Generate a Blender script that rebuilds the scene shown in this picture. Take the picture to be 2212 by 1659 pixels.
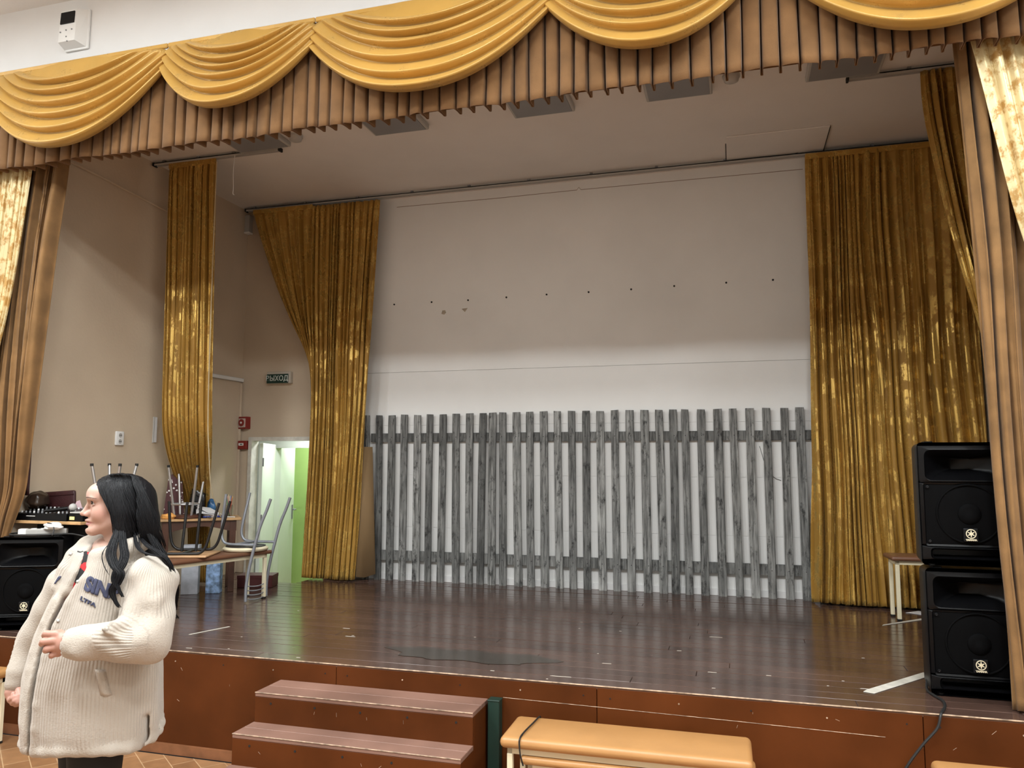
import bpy, bmesh, math, random
import numpy as np
from mathutils import Vector, Matrix
for o in list(bpy.data.objects): bpy.data.objects.remove(o)
SC = bpy.context.scene
COL = SC.collection
PI = math.pi
rnd = random.Random(7)

# ---------------------------------------------------------------- camera
cam = bpy.data.objects.new('camera', bpy.data.cameras.new('camera'))
COL.objects.link(cam)
cam.data.sensor_width = 36.0
cam.data.lens = 1662.0/2212.0*36.0
cam.data.clip_start = 0.05
_r = Vector((0.96120, 0.27580, 0.00289)); _d = Vector((-0.02532, 0.09823, -0.99487)); _f = Vector((-0.27466, 0.95620, 0.10144))
_r.normalize(); _f = (_f - _r*_f.dot(_r)).normalized(); _d = _f.cross(_r).normalized()
_up = -_d
cam.matrix_world = Matrix(((_r.x, _up.x, -_f.x, 0.0), (_r.y, _up.y, -_f.y, -4.114), (_r.z, _up.z, -_f.z, 1.75), (0, 0, 0, 1)))
SC.camera = cam

# ---------------------------------------------------------------- world, light, exposure
W = bpy.data.worlds.new('world'); SC.world = W; W.use_nodes = True
W.node_tree.nodes['Background'].inputs[0].default_value = (0.9, 0.93, 1.0, 1)
W.node_tree.nodes['Background'].inputs[1].default_value = 0.02
SC.view_settings.view_transform = 'Standard'; SC.view_settings.look = 'None'
SC.view_settings.gamma = 1.0; SC.view_settings.use_curve_mapping = False
SC.view_settings.exposure = 0.14
HALL_LAMP_POWER = 100.0      # one ceiling panel of the hall, W
HALL_LAMP_COLOR = (0.93, 0.985, 1.0)

HS = 0.60      # stage height
YB = 3.02      # back wall
ZC = 4.48      # stage ceiling
HC = 5.10      # hall ceiling
XL = -5.05     # left stage wall
XR = 1.95      # right stage wall

# ---------------------------------------------------------------- mesh helpers
class MB:
    def __init__(s): s.v = []; s.f = []
    def add(s, vs, fs):
        n = len(s.v); s.v += [tuple(p) for p in vs]; s.f += [tuple(i+n for i in f) for f in fs]; return s
    def box(s, x0, x1, y0, y1, z0, z1):
        return s.add([(x0,y0,z0),(x1,y0,z0),(x1,y1,z0),(x0,y1,z0),(x0,y0,z1),(x1,y0,z1),(x1,y1,z1),(x0,y1,z1)],
                     [(0,3,2,1),(4,5,6,7),(0,1,5,4),(1,2,6,5),(2,3,7,6),(3,0,4,7)])
    def hexa(s, p):   # 8 corners, bottom ring then top ring
        return s.add(p, [(0,3,2,1),(4,5,6,7),(0,1,5,4),(1,2,6,5),(2,3,7,6),(3,0,4,7)])
    def rbox(s, x0, x1, y0, y1, z0, z1, r=.01, seg=3):
        bm = bmesh.new(); bmesh.ops.create_cube(bm, size=1)
        for v in bm.verts: v.co = Vector(((x0+x1)/2+v.co.x*(x1-x0), (y0+y1)/2+v.co.y*(y1-y0), (z0+z1)/2+v.co.z*(z1-z0)))
        r = min(r, (x1-x0)*.49, (y1-y0)*.49, (z1-z0)*.49)
        bmesh.ops.bevel(bm, geom=bm.edges[:], offset=r, segments=seg, profile=.5, affect='EDGES')
        return s.bm(bm)
    def bm(s, bm):
        bm.verts.index_update()
        s.add([v.co[:] for v in bm.verts], [[v.index for v in f.verts] for f in bm.faces]); bm.free(); return s
    def tube(s, pts, r, n=10, cap=True):
        P = [Vector(p) for p in pts]; rings = []; ref = None
        rr = r if isinstance(r, (list, tuple)) else [r]*len(P)
        for i, p in enumerate(P):
            t = (P[min(i+1, len(P)-1)] - P[max(i-1, 0)])
            t = t.normalized() if t.length > 1e-9 else Vector((0,0,1))
            if ref is None: ref = Vector((0,0,1)) if abs(t.z) < .9 else Vector((1,0,0))
            a = (ref - t*ref.dot(t)).normalized(); b = t.cross(a); ref = a
            rings.append([p + (a*math.cos(2*PI*k/n) + b*math.sin(2*PI*k/n))*rr[i] for k in range(n)])
        vs = [q for ring in rings for q in ring]; fs = []
        for i in range(len(P)-1):
            for k in range(n): fs.append((i*n+k, i*n+(k+1)%n, (i+1)*n+(k+1)%n, (i+1)*n+k))
        if cap: fs += [tuple(range(n-1,-1,-1)), tuple((len(P)-1)*n+k for k in range(n))]
        return s.add(vs, fs)
    def lathe(s, prof, n=24, c=(0,0,0), axis='z'):
        vs = []; fs = []
        for (r, h) in prof:
            for k in range(n):
                a = 2*PI*k/n; x, y = r*math.cos(a), r*math.sin(a)
                vs.append((c[0]+x, c[1]+y, c[2]+h) if axis == 'z' else (c[0]+x, c[1]+h, c[2]+y))
        m = len(prof)
        for i in range(m-1):
            for k in range(n): fs.append((i*n+k, i*n+(k+1)%n, (i+1)*n+(k+1)%n, (i+1)*n+k))
        fs += [tuple(range(n-1,-1,-1)), tuple((m-1)*n+k for k in range(n))]
        return s.add(vs, fs)
    def prism(s, poly, y0, y1):     # polygon in x,z extruded along y
        n = len(poly)
        vs = [(x, y0, z) for x, z in poly] + [(x, y1, z) for x, z in poly]
        return s.add(vs, [tuple(range(n)), tuple(range(2*n-1, n-1, -1))] + [(i, i+n, (i+1)%n+n, (i+1)%n) for i in range(n)])
    def slab(s, poly, z0, z1):      # polygon in x,y extruded along z
        n = len(poly)
        vs = [(x, y, z0) for x, y in poly] + [(x, y, z1) for x, y in poly]
        return s.add(vs, [tuple(range(n-1,-1,-1)), tuple(range(n, 2*n))] + [(i, (i+1)%n, (i+1)%n+n, i+n) for i in range(n)])
    def grid(s, pts, nu, nv, loop=False):
        fs = []
        for j in range(nv-1):
            for i in range(nu if loop else nu-1): fs.append((j*nu+i, j*nu+(i+1)%nu, (j+1)*nu+(i+1)%nu, (j+1)*nu+i))
        return s.add(pts, fs)
    def build(s, name, mat, parent=None, smooth=False, solid=0, fix=True):
        me = bpy.data.meshes.new(name); me.from_pydata(s.v, [], s.f); me.update()
        if fix:
            bm = bmesh.new(); bm.from_mesh(me); bmesh.ops.recalc_face_normals(bm, faces=bm.faces[:]); bm.to_mesh(me); bm.free()
        o = bpy.data.objects.new(name, me); COL.objects.link(o)
        if mat: me.materials.append(mat)
        if smooth: smooth_mesh(me, 180 if smooth is True else smooth)
        if solid:
            m = o.modifiers.new('thick', 'SOLIDIFY'); m.thickness = solid; m.offset = 0
        if parent: o.parent = parent
        return o
def smooth_mesh(me, ang=180):
    me.polygons.foreach_set('use_smooth', [True]*len(me.polygons))
    if ang < 180:
        bm = bmesh.new(); bm.from_mesh(me); a = math.radians(ang)
        for e in bm.edges:
            if len(e.link_faces) == 2 and e.calc_face_angle(0) > a: e.smooth = False
        bm.to_mesh(me); bm.free()
def empty(name, loc=(0,0,0), rz=0, rx=0, ry=0):
    o = bpy.data.objects.new(name, None); COL.objects.link(o); o.location = loc; o.rotation_euler = (rx, ry, rz)
    o.empty_display_size = .05; return o
def tag(o, label=None, cat=None, group=None, kind=None):
    if label: o['label'] = label
    if cat: o['category'] = cat
    if group: o['group'] = group
    if kind: o['kind'] = kind
    return o
def struct(o): o['kind'] = 'structure'; return o
def copy_tree(o, parent=None):
    c = o.copy(); COL.objects.link(c); c.parent = parent
    for ch in list(o.children): copy_tree(ch, c)
    return c
def bez(p0, p1, p2, p3, n=10):
    return [tuple(Vector(p0)*(1-t)**3 + Vector(p1)*3*t*(1-t)**2 + Vector(p2)*3*t*t*(1-t) + Vector(p3)*t**3) for t in [i/(n-1) for i in range(n)]]
def spline(pts, n=6):   # Catmull-Rom
    P = [Vector(p) for p in pts]; P = [P[0]*2-P[1]] + P + [P[-1]*2-P[-2]]; out = []
    for i in range(1, len(P)-2):
        for k in range(n):
            t = k/n; a, b, c, d = P[i-1], P[i], P[i+1], P[i+2]
            out.append(tuple(.5*((2*b) + (c-a)*t + (2*a-5*b+4*c-d)*t*t + (3*b-a-3*c+d)*t**3)))
    out.append(tuple(P[-2])); return out

# ---------------------------------------------------------------- materials
def nodes(name):
    m = bpy.data.materials.new(name); m.use_nodes = True
    nt = m.node_tree; return m, nt, nt.nodes['Principled BSDF'], nt.links
def rgb(c): return (c[0], c[1], c[2], 1)
def M(name, col, rough=.6, metal=0, var=0, vscale=4, bump=0, bscale=60, col2=None, emit=None, estr=0, spec=.5, stretch=None, sheen=0, coat=0, randv=0):
    m, nt, b, L = nodes(name); N = nt.nodes
    b.inputs['Base Color'].default_value = rgb(col); b.inputs['Roughness'].default_value = rough
    b.inputs['Metallic'].default_value = metal; b.inputs['Specular IOR Level'].default_value = spec
    if sheen: b.inputs['Sheen Weight'].default_value = sheen
    if coat: b.inputs['Coat Weight'].default_value = coat; b.inputs['Coat Roughness'].default_value = .1
    if emit: b.inputs['Emission Color'].default_value = rgb(emit); b.inputs['Emission Strength'].default_value = estr
    tc = N.new('ShaderNodeTexCoord'); src = tc.outputs['Object']
    if stretch:
        mp = N.new('ShaderNodeMapping'); mp.inputs['Scale'].default_value = stretch; L.new(src, mp.inputs[0]); src = mp.outputs[0]
    if var or col2:
        no = N.new('ShaderNodeTexNoise'); no.inputs['Scale'].default_value = vscale; no.inputs['Detail'].default_value = 5; L.new(src, no.inputs['Vector'])
        cr = N.new('ShaderNodeValToRGB'); L.new(no.outputs[0], cr.inputs[0])
        c2 = col2 if col2 else tuple(min(1, c*(1+var)) for c in col); c1 = col if col2 else tuple(c*(1-var) for c in col)
        cr.color_ramp.elements[0].color = rgb(c1); cr.color_ramp.elements[1].color = rgb(c2)
        cr.color_ramp.elements[0].position = .35; cr.color_ramp.elements[1].position = .65
        out = cr.outputs[0]
        if randv:
            oi = N.new('ShaderNodeObjectInfo'); hs = N.new('ShaderNodeHueSaturation'); mr = N.new('ShaderNodeMapRange')
            mr.inputs[3].default_value = 1-randv; mr.inputs[4].default_value = 1+randv
            L.new(oi.outputs['Random'], mr.inputs[0]); L.new(mr.outputs[0], hs.inputs['Value']); L.new(out, hs.inputs['Color']); out = hs.outputs[0]
        L.new(out, b.inputs['Base Color'])
    if bump:
        n2 = N.new('ShaderNodeTexNoise'); n2.inputs['Scale'].default_value = bscale; n2.inputs['Detail'].default_value = 4; L.new(src, n2.inputs['Vector'])
        bp = N.new('ShaderNodeBump'); bp.inputs['Strength'].default_value = bump; bp.inputs['Distance'].default_value = .01
        L.new(n2.outputs[0], bp.inputs['Height']); L.new(bp.outputs[0], b.inputs['Normal'])
    return m

def gold_jacquard(name, matte, shiny, scale=16, lo=.5, hi=.56, rm=.62, rs=.3, metal=.55):
    m, nt, b, L = nodes(name); N = nt.nodes
    tc = N.new('ShaderNodeTexCoord'); mp = N.new('ShaderNodeMapping'); mp.inputs['Scale'].default_value = (1, 1, .75)
    L.new(tc.outputs['Object'], mp.inputs[0])
    n1 = N.new('ShaderNodeTexNoise'); n1.inputs['Scale'].default_value = scale; n1.inputs['Detail'].default_value = 7; n1.inputs['Roughness'].default_value = .68
    L.new(mp.outputs[0], n1.inputs['Vector'])
    cr = N.new('ShaderNodeValToRGB'); cr.color_ramp.elements[0].position = lo; cr.color_ramp.elements[1].position = hi; L.new(n1.outputs[0], cr.inputs[0])
    n2 = N.new('ShaderNodeTexNoise'); n2.inputs['Scale'].default_value = 3; n2.inputs['Detail'].default_value = 3; L.new(tc.outputs['Object'], n2.inputs['Vector'])
    hs = N.new('ShaderNodeHueSaturation'); mr = N.new('ShaderNodeMapRange'); mr.inputs[3].default_value = .8; mr.inputs[4].default_value = 1.2
    L.new(n2.outputs[0], mr.inputs[0]); L.new(mr.outputs[0], hs.inputs['Value'])
    mx = N.new('ShaderNodeMix'); mx.data_type = 'RGBA'; mx.inputs[6].default_value = rgb(matte); mx.inputs[7].default_value = rgb(shiny)
    L.new(cr.outputs[0], mx.inputs[0]); L.new(mx.outputs[2], hs.inputs['Color']); L.new(hs.outputs[0], b.inputs['Base Color'])
    m1 = N.new('ShaderNodeMapRange'); m1.inputs[3].default_value = rm; m1.inputs[4].default_value = rs; L.new(cr.outputs[0], m1.inputs[0]); L.new(m1.outputs[0], b.inputs['Roughness'])
    m2 = N.new('ShaderNodeMapRange'); m2.inputs[3].default_value = .08; m2.inputs[4].default_value = metal; L.new(cr.outputs[0], m2.inputs[0]); L.new(m2.outputs[0], b.inputs['Metallic'])
    bp = N.new('ShaderNodeBump'); bp.inputs['Strength'].default_value = .25; bp.inputs['Distance'].default_value = .004
    L.new(n1.outputs[0], bp.inputs['Height']); L.new(bp.outputs[0], b.inputs['Normal'])
    b.inputs['Sheen Weight'].default_value = .15; b.inputs['Sheen Tint'].default_value = (1, .8, .4, 1)
    return m

def wood_grey(name):
    m, nt, b, L = nodes(name); N = nt.nodes
    tc = N.new('ShaderNodeTexCoord'); oi = N.new('ShaderNodeObjectInfo')
    ad = N.new('ShaderNodeVectorMath'); ad.operation = 'ADD'; mu = N.new('ShaderNodeVectorMath'); mu.operation = 'SCALE'; mu.inputs['Scale'].default_value = 17.0
    cb = N.new('ShaderNodeCombineXYZ'); L.new(oi.outputs['Random'], cb.inputs[0]); L.new(oi.outputs['Random'], cb.inputs[2])
    L.new(cb.outputs[0], mu.inputs[0]); L.new(tc.outputs['Object'], ad.inputs[0]); L.new(mu.outputs[0], ad.inputs[1])
    def noise(sc, vec, detail=6, rough=.6):
        mp = N.new('ShaderNodeMapping'); mp.inputs['Scale'].default_value = vec; L.new(ad.outputs[0], mp.inputs[0])
        n = N.new('ShaderNodeTexNoise'); n.inputs['Scale'].default_value = sc; n.inputs['Detail'].default_value = detail; n.inputs['Roughness'].default_value = rough
        L.new(mp.outputs[0], n.inputs['Vector']); return n.outputs[0]
    g = noise(60, (1, 1, .06)); k = noise(14, (1.2, 1.2, .55), 6, .75); big = noise(2.2, (1, 1, 1), 3)
    r1 = N.new('ShaderNodeValToRGB'); L.new(g, r1.inputs[0])
    r1.color_ramp.elements[0].position = .3; r1.color_ramp.elements[0].color = (.022, .022, .021, 1)
    r1.color_ramp.elements[1].position = .72; r1.color_ramp.elements[1].color = (.25, .25, .24, 1)
    r2 = N.new('ShaderNodeValToRGB'); L.new(k, r2.inputs[0])
    r2.color_ramp.elements[0].position = .34; r2.color_ramp.elements[0].color = (.12, .12, .12, 1)
    r2.color_ramp.elements[1].position = .47; r2.color_ramp.elements[1].color = (1, 1, 1, 1)
    mx = N.new('ShaderNodeMix'); mx.data_type = 'RGBA'; mx.blend_type = 'MULTIPLY'; mx.inputs[0].default_value = 1
    L.new(r1.outputs[0], mx.inputs[6]); L.new(r2.outputs[0], mx.inputs[7])
    hs = N.new('ShaderNodeHueSaturation'); a = N.new('ShaderNodeMath'); a.operation = 'ADD'
    m1 = N.new('ShaderNodeMapRange'); m1.inputs[3].default_value = .30; m1.inputs[4].default_value = 1.35; L.new(oi.outputs['Random'], m1.inputs[0])
    m2 = N.new('ShaderNodeMapRange'); m2.inputs[1].default_value = .3; m2.inputs[2].default_value = .7; m2.inputs[3].default_value = 0; m2.inputs[4].default_value = .7; L.new(big, m2.inputs[0])
    L.new(m1.outputs[0], a.inputs[0]); L.new(m2.outputs[0], a.inputs[1]); L.new(a.outputs[0], hs.inputs['Value'])
    L.new(mx.outputs[2], hs.inputs['Color']); L.new(hs.outputs[0], b.inputs['Base Color'])
    b.inputs['Roughness'].default_value = .7
    bp = N.new('ShaderNodeBump'); bp.inputs['Strength'].default_value = .5; bp.inputs['Distance'].default_value = .004; L.new(g, bp.inputs['Height']); L.new(bp.outputs[0], b.inputs['Normal'])
    return m

def stage_paint(name, col, rough=.24, scratch=.5, spec=.5):
    """brown floor paint: glossy, scuffed, small pale chips"""
    m, nt, b, L = nodes(name); N = nt.nodes
    b.inputs['Specular IOR Level'].default_value = spec
    tc = N.new('ShaderNodeTexCoord'); oi = N.new('ShaderNodeObjectInfo')
    n1 = N.new('ShaderNodeTexNoise'); n1.inputs['Scale'].default_value = 2.5; n1.inputs['Detail'].default_value = 6; L.new(tc.outputs['Object'], n1.inputs['Vector'])
    r1 = N.new('ShaderNodeValToRGB'); L.new(n1.outputs[0], r1.inputs[0])
    r1.color_ramp.elements[0].position = .3; r1.color_ramp.elements[0].color = rgb([c*.75 for c in col]); r1.color_ramp.elements[1].position = .7; r1.color_ramp.elements[1].color = rgb([c*1.25 for c in col])
    mp = N.new('ShaderNodeMapping'); mp.inputs['Scale'].default_value = (6, 60, 30); L.new(tc.outputs['Object'], mp.inputs[0])
    n2 = N.new('ShaderNodeTexNoise'); n2.inputs['Scale'].default_value = 1.6; n2.inputs['Detail'].default_value = 3; L.new(mp.outputs[0], n2.inputs['Vector'])
    r2 = N.new('ShaderNodeValToRGB'); L.new(n2.outputs[0], r2.inputs[0]); r2.color_ramp.elements[0].position = .745; r2.color_ramp.elements[1].position = .775
    sc = N.new('ShaderNodeMath'); sc.operation = 'MULTIPLY'; sc.inputs[1].default_value = scratch; L.new(r2.outputs[0], sc.inputs[0])
    mx = N.new('ShaderNodeMix'); mx.data_type = 'RGBA'; L.new(sc.outputs[0], mx.inputs[0]); L.new(r1.outputs[0], mx.inputs[6]); mx.inputs[7].default_value = (.5, .42, .34, 1)
    hs = N.new('ShaderNodeHueSaturation'); mr = N.new('ShaderNodeMapRange'); mr.inputs[3].default_value = .85; mr.inputs[4].default_value = 1.15
    L.new(oi.outputs['Random'], mr.inputs[0]); L.new(mr.outputs[0], hs.inputs['Value']); L.new(mx.outputs[2], hs.inputs['Color']); L.new(hs.outputs[0], b.inputs['Base Color'])
    mr2 = N.new('ShaderNodeMapRange'); mr2.inputs[3].default_value = rough*.75; mr2.inputs[4].default_value = rough*1.4; L.new(n1.outputs[0], mr2.inputs[0]); L.new(mr2.outputs[0], b.inputs['Roughness'])
    n3 = N.new('ShaderNodeTexNoise'); n3.inputs['Scale'].default_value = 9; n3.inputs['Detail'].default_value = 4
    mp3 = N.new('ShaderNodeMapping'); mp3.inputs['Scale'].default_value = (.6, 3, 3); L.new(tc.outputs['Object'], mp3.inputs[0]); L.new(mp3.outputs[0], n3.inputs['Vector'])
    bp = N.new('ShaderNodeBump'); bp.inputs['Strength'].default_value = .02; bp.inputs['Distance'].default_value = .01; L.new(n3.outputs[0], bp.inputs['Height']); L.new(bp.outputs[0], b.inputs['Normal'])
    return m

def parquet_print(name):
    m, nt, b, L = nodes(name); N = nt.nodes
    tc = N.new('ShaderNodeTexCoord'); mp = N.new('ShaderNodeMapping'); mp.inputs['Rotation'].default_value = (0, 0, math.radians(38)); L.new(tc.outputs['Object'], mp.inputs[0])
    br = N.new('ShaderNodeTexBrick'); br.inputs['Scale'].default_value = 3.2; br.inputs['Mortar Size'].default_value = .009; br.inputs['Brick Width'].default_value = .9; br.inputs['Row Height'].default_value = .42
    br.inputs['Color1'].default_value = (.30, .155, .070, 1); br.inputs['Color2'].default_value = (.22, .105, .045, 1); br.inputs['Mortar'].default_value = (.45, .29, .16, 1)
    L.new(mp.outputs[0], br.inputs['Vector'])
    no = N.new('ShaderNodeTexNoise'); no.inputs['Scale'].default_value = 14; no.inputs['Detail'].default_value = 5; L.new(tc.outputs['Object'], no.inputs['Vector'])
    hs = N.new('ShaderNodeHueSaturation'); mr = N.new('ShaderNodeMapRange'); mr.inputs[3].default_value = .7; mr.inputs[4].default_value = 1.35; L.new(no.outputs[0], mr.inputs[0]); L.new(mr.outputs[0], hs.inputs['Value'])
    L.new(br.outputs[0], hs.inputs['Color']); L.new(hs.outputs[0], b.inputs['Base Color']); b.inputs['Roughness'].default_value = .4
    return m

MT = dict(
    plaster=M('white plaster', (.74, .735, .73), .8, var=.04, vscale=1.2, bump=.12, bscale=30),
    backwall=M('white painted wall', (.82, .815, .80), .75, var=.03, vscale=1.5, bump=.1, bscale=25),
    cream=M('cream painted wall', (.58, .47, .35), .75, var=.05, vscale=1.6, bump=.15, bscale=45),
    ceiling=M('white ceiling paint', (.72, .69, .66), .85, var=.04, vscale=1.3, bump=.1, bscale=40),
    hallpaint=M('hall wall paint', (.66, .64, .60), .8, var=.04),
    dark=M('dark void', (.012, .012, .012), .9),
    plank=stage_paint('brown floor paint', (.080, .045, .034), .165, .55),
    riser=stage_paint('brown panel paint', (.085, .023, .005), .42, .3, .15),
    tread=stage_paint('worn step paint', (.215, .118, .087), .5, .3),
    edge=M('worn pale edge', (.42, .30, .21), .6, var=.5, vscale=25),
    parquet=parquet_print('parquet linoleum'),
    base_brown=M('varnished baseboard', (.22, .09, .04), .35, var=.2, vscale=9),
    wood_grey=wood_grey('weathered grey wood'),
    gold=gold_jacquard('gold jacquard', (.36, .190, .027), (.58, .37, .095), 9, .50, .54, .62, .27, .62),
    goldfront=gold_jacquard('pale gold jacquard', (.40, .225, .058), (.62, .50, .27), 17, .42, .52, .5, .35, .25),
    satin=gold_jacquard('gold satin', (.48, .275, .062), (.51, .31, .085), 8, .5, .62, .33, .27, .3),
    velvet=M('brown velvet', (.165, .085, .034), .85, var=.14, vscale=7, bump=.12, bscale=180, sheen=.15, spec=.2),
    drapevelvet=M('brown velvet drape', (.215, .118, .047), .85, var=.16, vscale=7, bump=.12, bscale=180, sheen=.12, spec=.2),
    greymetal=M('grey lamp metal', (.23, .235, .245), .5, var=.05),
    whiteplastic=M('white plastic', (.78, .78, .77), .4),
    greyplastic=M('grey plastic', (.42, .41, .39), .5),
    blackplastic=M('black plastic', (.0025, .0025, .003), .36, bump=.05, bscale=400, spec=.18),
    grille=M('black speaker grille', (.002, .002, .0023), .7, spec=.06, bump=.3, bscale=900),
    blackgloss=M('black glossy', (.004, .004, .005), .45, spec=.2),
    rubber=M('black rubber', (.012, .012, .012), .55),
    badge=M('pale gold badge', (.86, .80, .60), .35, metal=.3),
    red=M('red plastic', (.22, .018, .014), .35),
    tan=M('tan vinyl', (.46, .235, .085), .38, var=.05, vscale=6, bump=.05, bscale=120),
    brownvinyl=M('brown vinyl', (.17, .075, .04), .4, var=.06),
    creampaint=M('cream enamelled steel', (.78, .70, .50), .35, var=.04),
    chrome=M('silver steel', (.62, .63, .65), .28, metal=.85),
    greysteel=M('grey painted steel', (.30, .32, .36), .35, metal=.4),
    blacksteel=M('black painted steel', (.012, .012, .013), .35),
    ply=M('pale plywood', (.52, .31, .16), .5, var=.15, vscale=7),
    woodedge=M('oak edge', (.50, .30, .14), .45, var=.2, vscale=12),
    darkwood=M('dark table wood', (.085, .032, .018), .4, var=.25, vscale=7),
    tape=M('pale tape', (.60, .57, .50), .6, var=.1, vscale=20),
    paper=M('white paper', (.80, .80, .82), .7),
    darkpost=M('dark green painted post', (.008, .03, .022), .45),
    whitedoor=M('white door paint', (.72, .78, .70), .45, var=.02),
    green=M('light green wall', (.42, .62, .19), .7, var=.03),
    exitgreen=M('dark green sign', (.006, .035, .025), .35),
    letter=M('pale letters', (.62, .66, .62), .5),
    skin=None)

# ================================================================ setting: hall
struct(MB().box(-7.2, 4.2, -7.2, -0.06, -.1, 0).build('floor', MT['parquet']))
struct(MB().box(-7.2, 4.2, -7.2, .3, HC, HC+.15).build('ceiling', MT['ceiling']))
struct(MB().box(-7.4, -7.2, -7.2, .3, 0, HC).build('wall_left', MT['hallpaint']))
struct(MB().box(4.2, 4.4, -7.2, .3, 0, HC).build('wall_right', MT['hallpaint']))
struct(MB().box(-7.4, 4.4, -7.4, -7.2, 0, HC).build('wall_rear', MT['hallpaint']))
w = MB(); w.box(-7.2, 4.2, .10, .30, 4.34, HC); w.box(-7.2, -5.35, .10, .30, 0, 4.34); w.box(1.95, 4.2, .10, .30, 0, 4.34)
struct(w.build('wall_front', MT['plaster']))
# ceiling panels of the hall (behind and above the camera): the room's own lamps
lamp_mat = M('lit lamp diffuser', (.9, .9, .88), .5, emit=HALL_LAMP_COLOR, estr=6)
k = 0
for row, ly in enumerate((-1.45, -2.6, -3.75)):
    for colm, lx in enumerate((-6.0, -3.7, -1.4, .9, 3.2)):
        t = empty('ceiling_lamp', (lx, ly, HC))
        fr = MB()
        for a in ((-.31, .31, -.31, -.28), (-.31, .31, .28, .31), (-.31, -.28, -.28, .28), (.28, .31, -.28, .28)): fr.box(a[0], a[1], a[2], a[3], -.05, 0)
        fr.build('frame', MT['whiteplastic'], t)
        MB().box(-.28, .28, -.28, .28, -.03, -.02).build('diffuser', lamp_mat, t)
        ld = bpy.data.lights.new('lamp_light', 'AREA'); ld.shape = 'SQUARE'; ld.size = .56; ld.energy = HALL_LAMP_POWER*(.13, .55, .92)[row]; ld.color = HALL_LAMP_COLOR
        lo = bpy.data.objects.new('lamp_light', ld); COL.objects.link(lo); lo.parent = t; lo.location = (0, 0, -.055)
        rn = ('first', 'second', 'third', 'fourth')[row]; cn = ('first', 'second', 'third', 'fourth', 'fifth')[colm]
        tag(t, 'square lit ceiling panel of the hall, %s row from stage, %s from the left' % (rn, cn), 'ceiling lamp', 'lit ceiling panels of the hall')

# ================================================================ setting: stage box
struct(MB().box(XL-.35, XL, .30, YB+.2, 0, ZC).build('wall_stage_left', MT['cream']))
struct(MB().box(XR, XR+.2, .30, YB+.2, 0, ZC).build('wall_stage_right', MT['cream']))
struct(MB().box(XL-.35, XR+.2, .30, YB+.2, ZC, ZC+.15).build('ceiling_stage', MT['ceiling']))
# door wall (slightly proud of the back wall) with the doorway
DY = 2.98; DX0, DX1, DZ = -4.925, -4.02, 2.005
w = MB(); w.box(XL, DX0, DY, DY+.1, 0, ZC); w.box(DX0, DX1, DY, DY+.1, DZ, ZC); w.box(DX1, -3.75, DY, DY+.1, 0, ZC)
struct(w.build('wall_door', MT['cream']))
# back wall: upper plaster face and lower painted boards with fine joints
bw = struct(MB().box(-3.75, XR, YB+.012, YB+.2, 0, ZC).build('wall_back', MT['backwall']))
MB().box(-3.75, XR, YB, YB+.012, 2.657, ZC).build('upper_plaster', MT['backwall'], bw)
zs = [.45, 1.115, 1.626, 2.117, 2.654]
for i in range(4):
    xs = [-3.75, XR]
    for j in range(1):
        MB().box(xs[j]+.0012, xs[j+1]-.0012, YB-.002, YB+.012, zs[i]+.0008, zs[i+1]-.0008).build('wall_panel', MT['backwall'], bw)
struct(MB().prism([(-3.75, .60), (XR, .60), (XR, .655), (-3.75, .655)], YB-.018, YB-.002).build('baseboard_back', MT['plaster']))
# small screw holes and two plaster patches in the back wall
for i, (hx, hz) in enumerate([(-3.308, 3.358), (-2.897, 3.36), (-2.507, 3.358), (-2.109, 3.364), (-1.703, 3.369), (-1.291, 3.368), (-.887, 3.371), (-.49, 3.378), (-.026, 3.381), (.377, 3.381)]):
    MB().lathe([(.009, -.001), (.009, .006)], 10, (hx, YB-.004, hz), 'y').build('screw_hole', MT['dark'], bw)
patch = M('bare plaster patch', (.42, .37, .30), .9, var=.15, vscale=30)
MB().prism([(-2.79, 3.235), (-2.76, 3.225), (-2.74, 3.245), (-2.75, 3.27), (-2.78, 3.268)], YB-.001, YB+.004).build('plaster_patch', patch, bw)
MB().prism([(-2.575, 3.275), (-2.51, 3.28), (-2.54, 3.24)], YB-.001, YB+.004).build('plaster_patch', patch, bw)
# crack line near the ceiling
MB().tube([(-3.3, YB, 4.385), (-2.2, YB-.001, 4.378), (-1.4, YB, 4.384), (-1.38, YB, 4.41), (-1.36, YB, 4.384), (-.3, YB, 4.38), (.66, YB, 4.376)], .003, 5).build('plaster_crack', M('crack', (.3, .22, .17), .9), bw)

# vestibule behind the door, lower than the stage, with green far room and an open inner door
struct(MB().box(-6.4, -3.2, 3.08, 5.6, -.1, 0).build('floor_corridor', MT['parquet']))
struct(MB().box(-6.4, -3.2, 3.08, 5.6, 2.45, 2.55).build('ceiling_corridor', MT['plaster']))
struct(MB().box(-3.4, -3.2, 3.08, 5.6, 0, 2.45).build('wall_corridor_right', MT['green']))
struct(MB().box(-6.4, -6.2, 3.08, 5.6, 0, 2.45).build('wall_corridor_left', MT['whitedoor']))
struct(MB().box(-6.2, -3.4, 5.4, 5.6, 0, 2.45).build('wall_corridor_back', MT['green']))
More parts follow.
